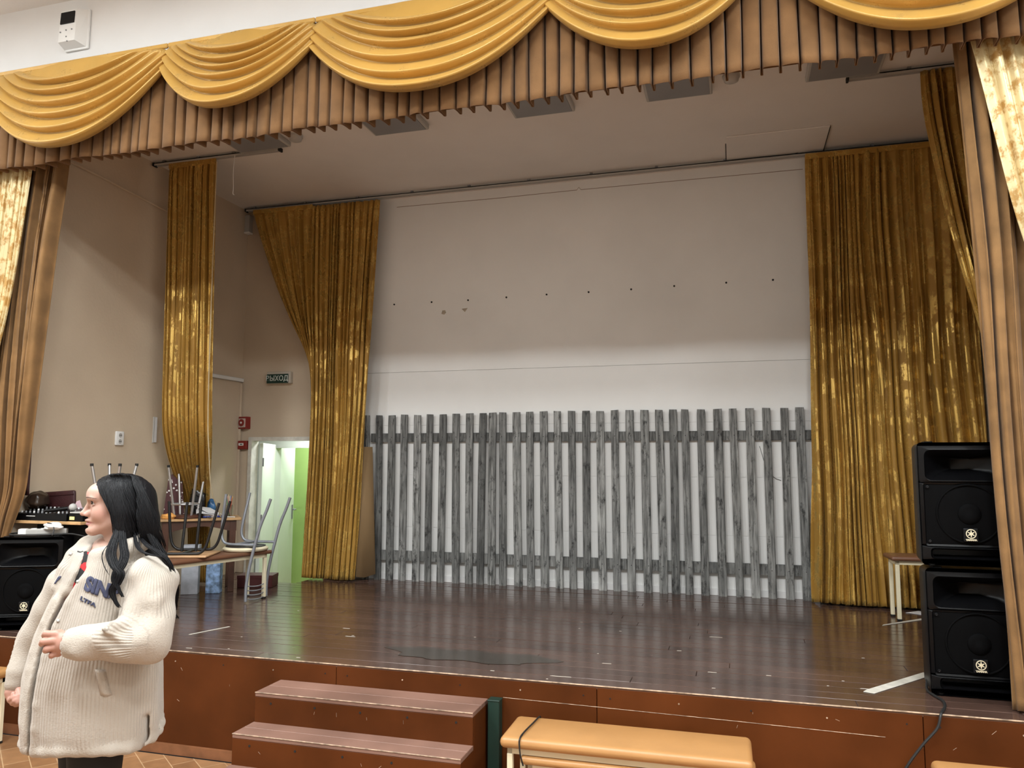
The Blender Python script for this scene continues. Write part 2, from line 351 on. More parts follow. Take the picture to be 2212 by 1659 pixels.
# trim round the doorway
fr = MB(); fr.box(DX0-.006, DX0+.035, DY-.022, DY+.1, 0, DZ+.004); fr.box(DX0+.035, DX1, DY-.022, DY+.1, DZ-.036, DZ+.004)
struct(fr.build('trim_door', M('worn white door trim', (.66, .64, .58), .5, var=.12, vscale=14)))
d1 = struct(empty('door_1', (DX0+.045, DY+.105, 0), math.radians(114)))      # outer leaf, swung away to the left
MB().rbox(0, .82, -.04, 0, .02, 1.95, .004).build('door_leaf', MT['whitedoor'], d1)
for zz in (.35, 1.1, 1.7): MB().tube([(0, -.045, zz), (0, -.045, zz+.09)], .008, 8).build('hinge', MT['greymetal'], d1)
w2 = MB(); w2.box(-6.2, -5.33, 4.05, 4.15, 0, 2.45); w2.box(-5.33, -4.45, 4.05, 4.15, 1.945, 2.45); w2.box(-4.45, -3.4, 4.05, 4.15, 0, 2.45)
struct(w2.build('wall_corridor_mid', MT['whitedoor']))
fr = MB(); fr.box(-5.335, -5.30, 4.04, 4.16, 0, 1.945); fr.box(-5.335, -4.45, 4.04, 4.16, 1.915, 1.948)
struct(fr.build('trim_inner_door', MT['whitedoor']))
d2 = struct(empty('door_2', (-5.345, 4.17, 0), math.radians(107)))
MB().rbox(.0, .70, -.02, .02, .02, 1.93, .004).build('door_leaf', MT['whitedoor'], d2)
hd = MB(); hd.rbox(.60, .645, -.03, -.02, 1.02, 1.20, .004); hd.tube([(.62, -.02, 1.14), (.62, -.07, 1.14), (.52, -.07, 1.14)], .009, 8)
hd.build('door_handle', MT['greymetal'], d2)
for (lx, ly, en, lab) in ((-4.5, 3.6, 16, 'round lit ceiling lamp just behind the stage doorway'), (-5.2, 4.85, 17, 'round lit ceiling lamp in the far green room')):
    t = empty('corridor_lamp', (lx, ly, 2.45)); tag(t, lab, 'ceiling lamp')
    MB().lathe([(.16, 0), (.16, -.03), (.12, -.06), (.02, -.07)], 24).build('shade', M('lit corridor shade', (.9, .9, .9), .5, emit=(1, .97, .9), estr=4), t, True)
    ld = bpy.data.lights.new('corridor_light', 'AREA'); ld.shape = 'DISK'; ld.size = .3; ld.energy = en; ld.color = (.95, .98, 1.0)
    lo = bpy.data.objects.new('corridor_light', ld); COL.objects.link(lo); lo.parent = t; lo.location = (0, 0, -.09)

# ================================================================ stage platform: planks, front boards
st = struct(empty('stage_platform', (0, 0, 0)))
NX0, NX1, NY = -4.64, -4.05, 2.61       # notch in front of the door (steps go down there)
sub = MB(); sub.box(XL, XR, .02, NY, .3, HS-.022); sub.box(NX1, XR, NY, YB, .3, HS-.022); sub.box(XL, NX0, NY, DY, .3, HS-.022)
sub.build('subfloor', MT['dark'], st)
PW = .1105; y = -.02; r = 0
while y < YB-.01:
    y1 = min(y+PW, YB); segs = []
    xs = [XL if y > .3 else -7.2, XR if y > .3 else 4.2]
    if y < .25: xs = [-7.2, 4.2]
    cut = [xs[0]]; x = xs[0] + rnd.uniform(1.2, 3.6)
    while x < xs[1]-1: cut.append(x); x += rnd.uniform(2.2, 3.9)
    cut.append(xs[1])
    for a, b in zip(cut[:-1], cut[1:]): segs.append((a, b))
    for a, b in segs:
        pieces = [(a, b)]
        if y1 > NY: 
            pieces = []
            if a < NX0: pieces.append((a, min(b, NX0)))
            if b > NX1: pieces.append((max(a, NX1), b))
        for (p, q) in pieces:
            if q-p < .05: continue
            zt = HS + rnd.uniform(-.0012, .0008)
            MB().rbox(p+.001, q-.001, y+.0014, min(y1, DY if q < -3.7 else YB)-.0014, HS-.022, zt, .0022, 1).build('plank', MT['plank'], st)
    y = y1; r += 1
# dark worn patch of paint and pale chips on the planks
MB().slab([(-1.55+ .50*math.cos(a)*(1+.16*math.sin(3*a)+.1*math.sin(7*a+1)), .36+.16*math.sin(a)*(1+.25*math.cos(2*a)+.12*math.sin(9*a))) for a in [2*PI*i/40 for i in range(40)]], HS+.0006, HS+.0014).build('paint_patch', stage_paint('greenish worn paint', (.052, .040, .031), .19, .9), st)
chip = M('pale chipped paint', (.70, .64, .55), .6)
for i in range(26):
    cx_ = rnd.uniform(-3.4, 1.0); cy_ = rnd.choice([.04, .09, .31, .42, .64, .86, .97, 1.3]) + rnd.uniform(-.02, .02); l = rnd.choice([.006, .008, .012, .03, .05])*rnd.uniform(.6, 1.2)
    MB().slab([(cx_-l, cy_-.003), (cx_+l, cy_-.002), (cx_+l*.9, cy_+.003), (cx_-l*.8, cy_+.003)], HS+.0004, HS+.0012).build('paint_chip', chip, st)
# front boards, nosing, screws, baseboard
seams = [-7.2, -5.2, -3.72, -2.217, -.714, .814, 2.3, 4.2]
for a, b in zip(seams[:-1], seams[1:]):
    p = MB().rbox(a+.0016, b-.0016, -.02, .02, .0, HS-.012, .002, 1).build('front_panel', MT['riser'], st)
    n = 5
    for i in range(n):
        sx = a+.07 + (b-a-.14)*i/(n-1)
        MB().lathe([(.0042, -.0225), (.0038, -.0195), (.0, -.0195)], 8, (sx, 0, HS-.055-.01*rnd.random()), 'y').build('screw', MT['edge' if i % 2 else 'dark'], p)
    for i in range(3):     # rub marks
        sx = rnd.uniform(a+.1, b-.1); sz = rnd.uniform(.3, .53); dx = rnd.uniform(-.02, .02)
        MB().tube([(sx, -.0201, sz), (sx+dx, -.0203, sz+rnd.uniform(.006, .02))], .0008, 4).build('scuff', MT['edge'], p)
MB().tube([(-1.22, -.0200, .497), (-.72, -.0203, .492), (0, -.0203, .484), (.65, -.0203, .474)], .0014, 4).build('long_scratch', MT['edge'], st)
MB().rbox(-7.2, 4.2, -.0235, -.0185, HS-.006, HS+.0006, .0015, 1).build('worn_edge', MT['edge'], st)
struct(MB().prism([(-7.2, 0), (-2.72, 0), (-2.72, .055), (-7.2, .055)], -.045, -.021).build('baseboard_stage', MT['base_brown']))

# ================================================================ stage ceiling fixtures
def ceiling_panel(x0, x1, lab):
    t = empty('stage_light_panel', ((x0+x1)/2, 1.2, ZC)); h = (x1-x0)/2
    MB().rbox(-h, h, -.27, .27, -.045, 0, .006, 1).build('housing', MT['greyplastic'], t)
    MB().box(-h+.02, h-.02, -.25, .25, -.049, -.044).build('diffuser', MT['greymetal'], t)
    tag(t, lab, 'light panel', 'grey light panels on the stage ceiling')
for (a, b, lab) in [(-4.08, -3.58, 'unlit grey light panel on stage ceiling, leftmost of the row behind the valance'), (-2.79, -2.31, 'unlit grey light panel on stage ceiling, second from the left'),
                    (-1.585, -1.105, 'unlit grey light panel on stage ceiling, third from the left'), (-.56, -.083, 'unlit grey light panel on stage ceiling, fourth from the left'),
                    (.555, 1.037, 'unlit grey light panel on stage ceiling, rightmost of the row by the brown drape')]:
    ceiling_panel(a, b, lab)
for (x, y, lab) in [(-3.47, 1.36, 'round white detector on stage ceiling near the left end of the valance'), (.05, 1.30, 'round white detector on stage ceiling above the right half of the stage')]:
    t = empty('smoke_detector', (x, y, ZC)); tag(t, lab, 'detector', 'round detectors on the stage ceiling')
    MB().lathe([(.06, 0), (.06, -.02), (.0, -.02)], 24).build('mount', MT['greyplastic'], t, 40)
    MB().lathe([(.055, -.02), (.05, -.045), (.03, -.055), (0, -.055)], 24).build('dome', MT['greyplastic'], t, 60)
def rail(name, x0, x1, y, lab, n):
    t = empty(name, (0, 0, 0)); tag(t, lab, 'curtain rail')
    b = MB(); b.box(x0, x1, y-.022, y+.022, ZC-.03, ZC-.022); b.box(x0, x1, y-.022, y-.014, ZC-.045, ZC-.022); b.box(x0, x1, y+.014, y+.022, ZC-.045, ZC-.022)
    b.build('track', MT['greyplastic'], t)
    for i in range(n):
        x = x0+.1+(x1-x0-.2)*i/(n-1); MB().box(x-.012, x+.012, y-.012, y+.012, ZC-.024, ZC).build('bracket', MT['greymetal'], t)
    MB().box(x0-.01, x0+.006, y-.026, y+.026, ZC-.05, ZC-.018).build('end_cap', MT['dark'], t)
    MB().box(x1-.006, x1+.01, y-.026, y+.026, ZC-.05, ZC-.018).build('end_cap', MT['dark'], t)
rail('curtain_rail', XL+.03, -3.72, 1.52, 'short grey curtain rail on stage ceiling over left side curtain', 4)
rail('curtain_rail', .84, XR-.03, 1.52, 'short grey curtain rail on stage ceiling over right side curtain', 4)
rail('curtain_rail', XL+.06, XR-.03, 2.86, 'long grey curtain rail across the back of the stage ceiling', 12)
t = empty('ceiling_hatch', (.41, 2.61, ZC)); tag(t, 'closed rectangular access hatch in the stage ceiling', 'hatch')
MB().rbox(-.405, .41, -.255, .255, -.012, 0, .003, 1).build('hatch_panel', MT['ceiling'], t)
MB().box(.407, .414, -.25, .255, -.013, 0).build('gap', MT['dark'], t); MB().box(-.412, -.405, -.1, .255, -.010, 0).build('gap', MT['dark'], t)
MB().box(-.42, .42, .255, .27, -.006, 0).build('edge_strip', MT['greyplastic'], t)
t = MB().tube(spline([(-4.16, 1.50, ZC-.045), (-4.17, 1.5, 4.3), (-4.155, 1.49, 4.14), (-4.165, 1.5, 4.09), (-4.15, 1.5, 4.075)]), .003, 5).build('pull_string', MT['whiteplastic'])
tag(t, 'thin white pull string hanging from left curtain rail', 'string')

# left wall fittings
t = MB().tube(spline([(XL+.012, .30, 4.14), (XL+.012, .75, 4.127), (XL+.012, 1.1, 4.112), (XL+.012, 1.52, 4.089), (XL+.012, 1.9, 4.07)], 4), .011, 6).build('wall_cable', MT['cream'])
tag(t, 'painted-over cable running high along the cream left stage wall', 'cable')
t = empty('wall_socket', (XL, 1.29, 1.945)); tag(t, 'white double wall socket on the cream left stage wall', 'socket')
MB().rbox(0, .02, -.045, .045, -.06, .06, .008, 2).build('plate', MT['whiteplastic'], t, 40)
for dz in (-.026, .026):
    MB().add([(.021, .018*math.cos(a), dz+.02*math.sin(a)) for a in [2*PI*i/16 for i in range(16)]] + [(.017, .018*math.cos(a), dz+.02*math.sin(a)) for a in [2*PI*i/16 for i in range(16)]],
             [tuple(range(16)), tuple(range(31, 15, -1))] + [(i, i+16, (i+1) % 16+16, (i+1) % 16) for i in range(16)]).build('socket_face', MT['greyplastic'], t)
    for dy in (-.007, .007): MB().box(.0205, .0225, dy-.003, dy+.003, dz-.004, dz+.004).build('pin_hole', MT['dark'], t)
t = empty('cable_duct', (XL, 2.6, 2.615)); tag(t, 'white cable duct running along the left stage wall into the corner', 'cable duct')
MB().box(0, .025, -.42, .37, -.02, .02).build('duct_base', MT['greyplastic'], t); MB().rbox(.02, .03, -.42, .37, -.018, .018, .004, 1).build('duct_cover', MT['whiteplastic'], t)
t = empty('corner_duct', (XL, 2.96, 2.6)); tag(t, 'thin vertical duct dropping down the corner beside the doorway', 'cable duct')
MB().rbox(0, .022, -.02, .0, -2.0, -.02, .003, 1).build('duct_base', MT['cream'], t); MB().box(.022, .025, -.017, -.004, -1.99, -.03).build('duct_cover', MT['cream'], t)
t = empty('wall_box', (XL, 2.98, 4.33)); tag(t, 'small pale junction box in the corner under the stage ceiling', 'box')
MB().rbox(0, .06, -.07, -.0, -.1, .09, .006, 2).build('body', MT['greyplastic'], t); MB().rbox(.0, .066, -.075, .0, -.115, -.098, .004, 1).build('lid', MT['whiteplastic'], t)
t = empty('notice_board', (XL, 1.72, 2.03)); tag(t, 'white edge of a small board on left stage wall behind side curtain', 'board')
MB().rbox(0, .012, -.03, .012, -.11, .12, .003, 1).build('sheet', MT['paper'], t); MB().box(.0, .014, -.032, -.026, -.112, .122).build('edge', MT['greyplastic'], t)
# door wall fittings
def text_obj(txt, size, mat, name, parent, loc, rot, ext=.001, bold=0.0, sx=1.0):
    cu = bpy.data.curves.new(name, 'FONT'); cu.body = txt; cu.size = size; cu.extrude = ext; cu.offset = bold; cu.align_x = 'CENTER'; cu.align_y = 'CENTER'
    o = bpy.data.objects.new(name, cu); COL.objects.link(o)
    dg = bpy.context.evaluated_depsgraph_get(); me = bpy.data.meshes.new_from_object(o.evaluated_get(dg)); bpy.data.objects.remove(o)
    o = bpy.data.objects.new(name, me); COL.objects.link(o); me.materials.clear(); me.materials.append(mat)
    o.parent = parent; o.location = loc; o.rotation_euler = rot; o.scale = (sx, 1, 1); return o
t = empty('exit_sign', (-4.572, DY, 2.63)); tag(t, 'dark green exit sign with pale letters above the doorway', 'sign')
MB().rbox(-.14, .14, -.055, 0, -.062, .062, .004, 1).build('housing', M('sign housing', (.5, .45, .38), .5), t)
MB().rbox(-.138, .118, -.064, -.05, -.060, .036, .003, 1).build('face', MT['exitgreen'], t)
text_obj('ВЫХОД', .075, MT['letter'], 'lettering', t, (-.012, -.0655, -.012), (PI/2, 0, 0), .001, .0008, .95)
t = empty('fire_sounder', (-4.985, DY-.005, 2.16), math.radians(-12)); tag(t, 'red square fire sounder with white ring on the door wall', 'alarm')
MB().rbox(-.055, .055, -.05, .02, -.065, .065, .006, 2).build('housing', MT['red'], t)
MB().rbox(-.045, .05, -.056, -.048, -.05, .045, .003, 1).build('face', M('pale sounder face', (.55, .45, .4), .5), t)
MB().lathe([(.038, -.062), (.038, -.05)], 24, (0, 0, 0), 'y').build('horn', MT['red'], t); MB().lathe([(.011, -.067), (.011, -.055)], 16, (0, 0, 0), 'y').build('horn_centre', MT['whiteplastic'], t)
t = empty('call_point', (-4.99, DY, 1.925)); tag(t, 'red manual fire call point box beside the doorway', 'alarm')
MB().rbox(-.052, .052, -.05, 0, -.045, .045, .006, 2).build('housing', MT['red'], t); MB().box(-.038, .02, -.053, -.049, -.006, .02).build('window', MT['whiteplastic'], t); MB().box(-.022, .01, -.0545, -.052, .003, .012).build('arrow', MT['dark'], t)

# white alarm unit on the hall wall above the valance
t = empty('wall_alarm', (-4.49, .10, 4.845)); tag(t, 'white wall-mounted alarm unit with black window above the gold valance', 'alarm')
MB().rbox(-.095, .115, -.02, 0, -.15, .15, .02, 2).build('back_plate', MT['whiteplastic'], t, 40)
MB().hexa([(-.085, -.085, -.115), (.06, -.085, -.115), (.105, -.015, -.14), (-.092, -.015, -.14), (-.085, -.075, .125), (.06, -.075, .125), (.105, -.015, .142), (-.092, -.015, .142)]).build('cover', MT['whiteplastic'], t)
MB().hexa([(-.075, -.0875, .02), (.045, -.0875, .02), (.045, -.07, .02), (-.075, -.07, .02), (-.075, -.083, .108), (.045, -.083, .108), (.045, -.07, .108), (-.075, -.07, .108)]).build('window', MT['blackgloss'], t)
for (px, pz) in [(-.02, -.03), (.03, -.03), (-.07, -.04), (-.015, -.08), (-.005, -.115)]: MB().box(px-.004, px+.004, -.0875, -.082, pz-.004, pz+.004).build('indicator', MT['greymetal'], t)

# ================================================================ curtains
def fold_profile(n, seed, jitter=.5, sharp=1.0):
    """irregular pleats along u in [0,1]: returns f(u) in [-1,1]"""
    r = random.Random(seed); w = [1+r.uniform(-jitter, jitter) for _ in range(n)]; s = sum(w); c = [0]
    for x in w: c.append(c[-1]+x/s)
    a = [r.uniform(.55, 1.0) for _ in range(n)]
    knots = []; vals = []
    for i in range(n):
        knots += [c[i], c[i]+(c[i+1]-c[i])*r.uniform(.42, .6)]; vals += [-a[i], a[i]]
    knots.append(1.0); vals.append(-a[-1]); knots = np.array(knots); vals = np.array(vals)
    def f(u):
        u = np.clip(u, 0, .99999); i = np.clip(np.searchsorted(knots, u, side='right')-1, 0, len(knots)-2)
        t = (u-knots[i])/(knots[i+1]-knots[i]); e = .5-.5*np.cos(PI*t)
        v = vals[i]*(1-e)+vals[i+1]*e
        return np.sign(v)*np.abs(v)**sharp
    return f
def drape(name, mat, rows, folds, amp, seed, nu=None, nv=70, label=None, cat='curtain', group=None, knots=None, sharp=.8, hem=True, wob=.01, parent=None, normal=(0, -1, 0), gather=None, scal=0):
    """rows: (z, [x knots], y or [y knots], amplitude factor); cloth hangs between them"""
    nu = nu or folds*12
    kn = np.array(knots if knots else np.linspace(0, 1, len(rows[0][1])))
    z = np.array([r[0] for r in rows]); u = np.linspace(0, 1, nu)
    X = np.array([np.interp(u, kn, r[1]) for r in rows]); Y = np.array([np.interp(u, kn, r[2] if hasattr(r[2], '__len__') else [r[2]]*len(kn)) for r in rows]); A = np.array([r[3] for r in rows])
    f1 = fold_profile(folds, seed, .55, sharp); f2 = fold_profile(folds*2+3, seed+1, .6, 1.0); r = random.Random(seed+5)
    cum = np.array([0]+list(np.cumsum(np.abs(np.diff(z))))); T = cum/cum[-1]
    tv = np.linspace(0, 1, nv)
    def smooth_interp(t, cols):
        out = np.empty((len(t), cols.shape[1]))
        for i in range(cols.shape[1]): out[:, i] = np.interp(t, T, cols[:, i])
        k = max(1, nv//14)
        if k > 1:
            pad = np.concatenate([np.repeat(out[:1], k, 0)*2-out[1:k+1][::-1], out, np.repeat(out[-1:], k, 0)*2-out[-k-1:-1][::-1]]); ker = np.ones(2*k+1)/(2*k+1)
            out = np.array([np.convolve(pad[:, i], ker, 'valid') for i in range(out.shape[1])]).T
        return out
    XX = smooth_interp(tv, X); YY = smooth_interp(tv, Y); AA = np.interp(tv, T, A)[:, None]; ZZ = np.interp(tv, T, z)[:, None]*np.ones((1, nu))
    ph = [r.uniform(0, 6) for _ in range(4)]
    du = u[None, :] + .008*np.sin(tv[:, None]*5+ph[0]) + .005*np.sin(tv[:, None]*11+u[None, :]*9+ph[1])
    g1 = f1(du); g1 = 1-2*((1-g1)/2)**1.8
    F = g1*(.75+.25*np.sin(tv[:, None]*4+u[None, :]*17+ph[2])) + .16*f2(du+.01*np.sin(tv[:, None]*7))
    edge = np.minimum(1, np.minimum(u, 1-u)*folds*1.5)[None, :]
    off = amp*AA*F*(.4+.6*edge)
    side = amp*.35*AA*f2(du+.013)
    nx, ny, _ = normal
    XX = XX + off*nx + side*(-ny)*.5; YY = YY + off*ny + side*nx*.5
    if scal: ZZ = ZZ + scal*np.maximum(0, (tv[:, None]-.9)*10)*f1(du)
    pts = np.stack([XX, YY, ZZ], 2).reshape(-1, 3)
    o = MB().grid([tuple(p) for p in pts.tolist()], nu, nv).build(name, mat, parent, True, .004, fix=False)
    if label: tag(o, label, cat, group)
    return o
def hem(parent, mat, x0, x1, y, z, h=.05):
    MB().rbox(x0, x1, y-.02, y+.004, z-h, z, .006, 1).build('heading_tape', mat, parent)

# back left gold curtain: sweeps from the corner into a straight fall
G = MT['gold']
back_left = drape('back_curtain', G, [
    (4.40, [-4.86, -4.12, -3.385], 2.80, .45), (4.28, [-4.84, -4.115, -3.39], 2.80, .8), (3.83, [-4.66, -4.105, -3.41], 2.79, .9), (3.33, [-4.44, -4.10, -3.43], 2.78, 1),
    (2.94, [-4.20, -4.09, -3.445], 2.78, 1), (2.72, [-4.105, -4.075, -3.455], [2.84, 2.78, 2.78], 1.05), (2.0, [-4.105, -4.06, -3.49], [2.85, 2.79, 2.78], 1.1), (1.2, [-4.13, -4.08, -3.52], [2.85, 2.79, 2.78], 1.15), (.615, [-4.14, -4.10, -3.555], [2.84, 2.79, 2.77], 1.2)],
    20, .046, 11, nu=380, nv=90, knots=[0, .33, 1], label='gold patterned curtain swept aside between the doorway and the picket fence')
hem(back_left, G, -4.86, -4.15, 2.80, 4.42)
t = MB(); t.grid([p for p in [(-3.56, 2.80, 1.9), (-3.52, 2.86, 1.9), (-3.47, 2.92, 1.9), (-3.56, 2.80, .64), (-3.49, 2.84, .63), (-3.40, 2.90, .66)]], 3, 2)
t.build('lining', M('brown curtain lining', (.27, .17, .08), .8), back_left, True, .004, fix=False)
# back right gold curtain
back_right = drape('back_curtain', G, [
    (4.40, [.66, .86, 1.05, 1.94], 2.78, .35), (4.25, [.66, .86, 1.05, 1.94], 2.78, .8), (3.3, [.655, .85, 1.05, 1.93], 2.78, .95), (2.2, [.63, .84, 1.05, 1.93], 2.78, 1.05), (1.3, [.61, .84, 1.06, 1.93], 2.77, 1.15), (.615, [.595, .84, 1.08, 1.93], [2.83, 2.76, 2.74, 2.76], 1.35)],
    20, .05, 23, nu=380, nv=90, knots=[0, .22, .55, 1], label='wide gold patterned curtain hanging right of the picket fence', scal=.012)
hem(back_right, G, .66, 1.93, 2.78, 4.42)
# left side (leg) curtain
leg_left = drape('side_curtain', G, [
    (4.43, [-4.86, -4.365], 1.52, .5), (4.3, [-4.855, -4.36], 1.52, .9), (3.2, [-4.83, -4.33], 1.52, 1), (2.15, [-4.83, -4.315], 1.54, 1.05), (1.85, [-4.84, -4.33], 1.60, 1.0), (1.55, [-4.95, -4.60], 1.92, .8), (1.3, [-5.0, -4.76], 2.15, .7), (.62, [-5.0, -4.76], 2.2, .8)],
    11, .042, 31, nu=210, nv=90, label='narrow gold patterned side curtain hanging beside the cream left wall')
hem(leg_left, G, -4.86, -4.365, 1.52, 4.44)
cord = MB().tube(spline([(-4.345, 1.50, 4.4), (-4.34, 1.5, 3.2), (-4.325, 1.5, 2.2), (-4.31, 1.52, 1.8), (-4.33, 1.6, 1.5), (-4.34, 1.75, 1.27)]), .005, 6).build('pull_cord', M('pale cord', (.5, .4, .25), .7), leg_left)
# right side curtain, tied back
drape('side_curtain', G, [
    (4.43, [1.30, 1.72], 1.50, .5), (4.25, [1.29, 1.72], 1.49, 1), (3.7, [1.36, 1.74], 1.48, 1), (3.1, [1.45, 1.76], 1.46, 1), (2.5, [1.575, 1.80], 1.45, 1), (2.2, [1.62, 1.82], 1.45, .8), (1.4, [1.60, 1.84], 1.45, 1), (.62, [1.58, 1.86], 1.45, 1.1)],
    7, .045, 41, nu=120, nv=80, label='gold side curtain tied back behind the right brown drape')

# brown velvet drapes of the opening
V = MT['velvet']
drape('brown_drape', MT['drapevelvet'], [
    (4.30, [-5.28, -4.60], .20, .8), (3.8, [-5.28, -4.625], .20, .9), (3.37, [-5.28, -4.68], .20, 1), (2.06, [-5.28, -4.785], .21, 1), (1.35, [-5.30, -4.90], .27, .7), (1.2, [-5.30, -5.06], .26, .5), (.62, [-5.30, -5.07], .26, .5)],
    9, .075, 51, nu=190, nv=80, label='brown velvet drape at the left side of the stage opening')
drape('brown_drape', MT['drapevelvet'], [
    (4.30, [1.16, 1.90], .21, .7), (3.85, [1.165, 1.90], .21, .85), (2.66, [1.20, 1.88], .19, 1), (1.98, [1.205, 1.86], .17, 1), (1.3, [1.21, 1.84], .13, 1), (.612, [1.228, 1.80], .11, 1)],
    12, .078, 63, nu=240, nv=80, label='brown velvet drape at the right side beside the loudspeaker stack', scal=.01)
# pale gold front drapes, drawn aside in a slant
GF = MT['goldfront']
drape('front_drape', GF, [
    (4.30, [-5.33, -4.77], .085, .6), (3.80, [-5.33, -4.815], .085, 1), (2.95, [-5.33, -4.91], .085, 1), (2.1, [-5.34, -5.10], .085, .9), (1.5, [-5.34, -5.25], .085, .7), (.7, [-5.34, -5.22], .085, 1)],
    9, .020, 71, nu=140, nv=70, label='pale gold patterned drape at the left edge in front of brown drape')
drape('front_drape', GF, [
    (4.30, [1.13, 1.93], .080, .6), (3.83, [1.213, 1.93], .080, 1), (2.88, [1.362, 1.93], .080, 1), (2.1, [1.57, 1.93], .080, .9), (1.5, [1.76, 1.94], .080, .7), (.7, [1.74, 1.94], .080, 1)],
    10, .020, 81, nu=150, nv=70, label='pale gold patterned drape at the right edge in front of brown drape')

# brown box-pleated valance
r = random.Random(5); pts = []; x = -5.45; path = []
while x < 2.0:
    wd = r.uniform(.070, .108); d = r.uniform(.040, .052); tw = r.uniform(-.006, .006)
    path += [(x+.006, .034, 0), (x+.003, .012, 0), (x+.001, -.020, .1), (x+.005, -d*.80+tw, .5), (x+wd*.2, -d+tw, .85), (x+wd*.5, -d*1.1, 1), (x+wd*.78, -d*1.05-tw, .95), (x+wd-.013, -d*.88-tw, .7), (x+wd-.009, -.020, .4), (x+wd-.007, .012, .1), (x+wd-.006, .034, 0)]
    x += wd
nv = 16; pth = spline([(p[0], p[1], p[2]) for p in path], 2); n = len(pth); grid = []
for j in range(nv):
    t = j/(nv-1); zt = 4.50-.68*t
    for i, p in enumerate(pth):
        sp = 1+.25*t; dz = (-.010*p[2]*t + .006*math.sin(p[0]*7)*t)
        grid.append((p[0]+.004*math.sin(p[0]*13+t*2.4)*t, .010+p[1]*sp, zt+dz))
vb = MB().grid(grid, n, nv); vb.grid([(x, .050+.003*math.sin(x*9), z) for z in (4.5, 3.862) for x in [-5.45+7.45*i/80 for i in range(81)]], 81, 2)
o = vb.build('pleated_valance', V, None, True, .003, fix=False)
tag(o, 'long brown pleated valance hanging across the top of the stage', 'valance')

# gold swags in front of it
def swag(x0, x1, zb, seed, lab, nf=6):
    r = random.Random(seed); w = x1-x0; zt = 4.515; NS, NT = 72, 150; P = []
    ks = np.cumsum([0]+[1+r.uniform(-.25, .25) for _ in range(nf)]); ks = .20+.80*ks/ks[-1]
    fp = []
    for j in range(NT):
        t = j/(NT-1)
        inset = .30*w*max(0, 1-t/.72)**1.2; drop = .03*t + .13*max(0, (t-.55)/.45)**1.3
        sag = (zt-zb-.104)*t**.95
        # fold relief: rolls with a steep underside
        if t < ks[0]: rel = 0.0
        else:
            i = min(np.searchsorted(ks, t, side='right')-1, nf-1); q = (t-ks[i])/(ks[i+1]-ks[i]); rel = (q**.8)*(1 if q < .82 else max(0, (1-q)/.18)**.7)
        for i2 in range(NS):
            s = i2/(NS-1); a = s-.5
            xx = x0+inset*(.85 if seed % 2 else 1) + (w-inset*(1.85 if seed % 2 else 2))*s + (-.045*(1-s)+.02*s)*max(0, (t-.6)/.4)
            cat_ = 1-(abs(2*a))**2.15
            zz = zt-drop*(1-.35*cat_)-sag*cat_
            body = (.015+.075*t**.7)*(math.sin(PI*s)**.75)
            yy = -.062-.012*t-body-rel*(.082*math.sin(PI*s)**.45+.008)
            zz -= .006*rel
            P.append((xx+.003*math.sin(9*s+seed+6*t), yy, zz+.004*math.sin(7*s+seed*2+t*5)))
    o = MB().grid(P, NS, NT).build('gold_swag', MT['satin'], None, True, .003, fix=False)
    tag(o, lab, 'swag', 'gold swags of the valance')
    MB().rbox(x0+.012, x1-.012, -.078, -.058, zt-.028, zt+.006, .006, 1).build('heading_tape', MT['satin'], o)
swag(-5.06, -3.54, 3.855, 1, 'wide gold swag, leftmost of the valance')
swag(-3.56, -2.44, 3.965, 2, 'narrow gold swag, second of the valance from the left')
swag(-2.46, -.92, 3.89, 3, 'wide gold swag, third and middle one of the valance')
swag(-.94, .20, 3.955, 4, 'narrow gold swag, fourth of the valance from the left')
swag(.27, 1.76, 3.845, 5, 'wide gold swag, rightmost of the valance')

# ================================================================ picket fence leaning on the back wall
F = empty('picket_fence', (0, 2.965, HS)); tag(F, 'weathered grey wooden picket fence leaning against the white back wall', 'fence')
PICKETS = [(-3.535, -3.569, 2.221), (-3.404, -3.429, 2.219), (-3.279, -3.288, 2.217), (-3.144, -3.154, 2.222), (-2.998, -3.011, 2.216), (-2.874, -2.879, 2.221), (-2.743, -2.74, 2.219), (-2.585, -2.605, 2.223), (-2.452, -2.464, 2.225), (-2.34, -2.327, 2.225), (-2.226, -2.228, 2.228), (-2.114, -2.128, 2.229), (-1.962, -1.991, 2.229), (-1.841, -1.86, 2.231), (-1.708, -1.724, 2.233), (-1.569, -1.591, 2.233), (-1.441, -1.454, 2.233), (-1.31, -1.316, 2.232), (-1.168, -1.184, 2.227), (-1.038, -1.048, 2.234), (-0.908, -0.911, 2.232), (-0.762, -0.775, 2.231), (-0.625, -0.646, 2.23), (-0.519, -0.519, 2.231), (-0.403, -0.415, 2.23), (-0.266, -0.273, 2.228), (-0.12, -0.13, 2.23), (0.024, 0.001, 2.231), (0.156, 0.144, 2.232), (0.291, 0.283, 2.232), (0.433, 0.434, 2.229), (0.568, 0.558, 2.233), (0.705, 0.693, 2.233)]   # x at the floor, x at the top, z of the top
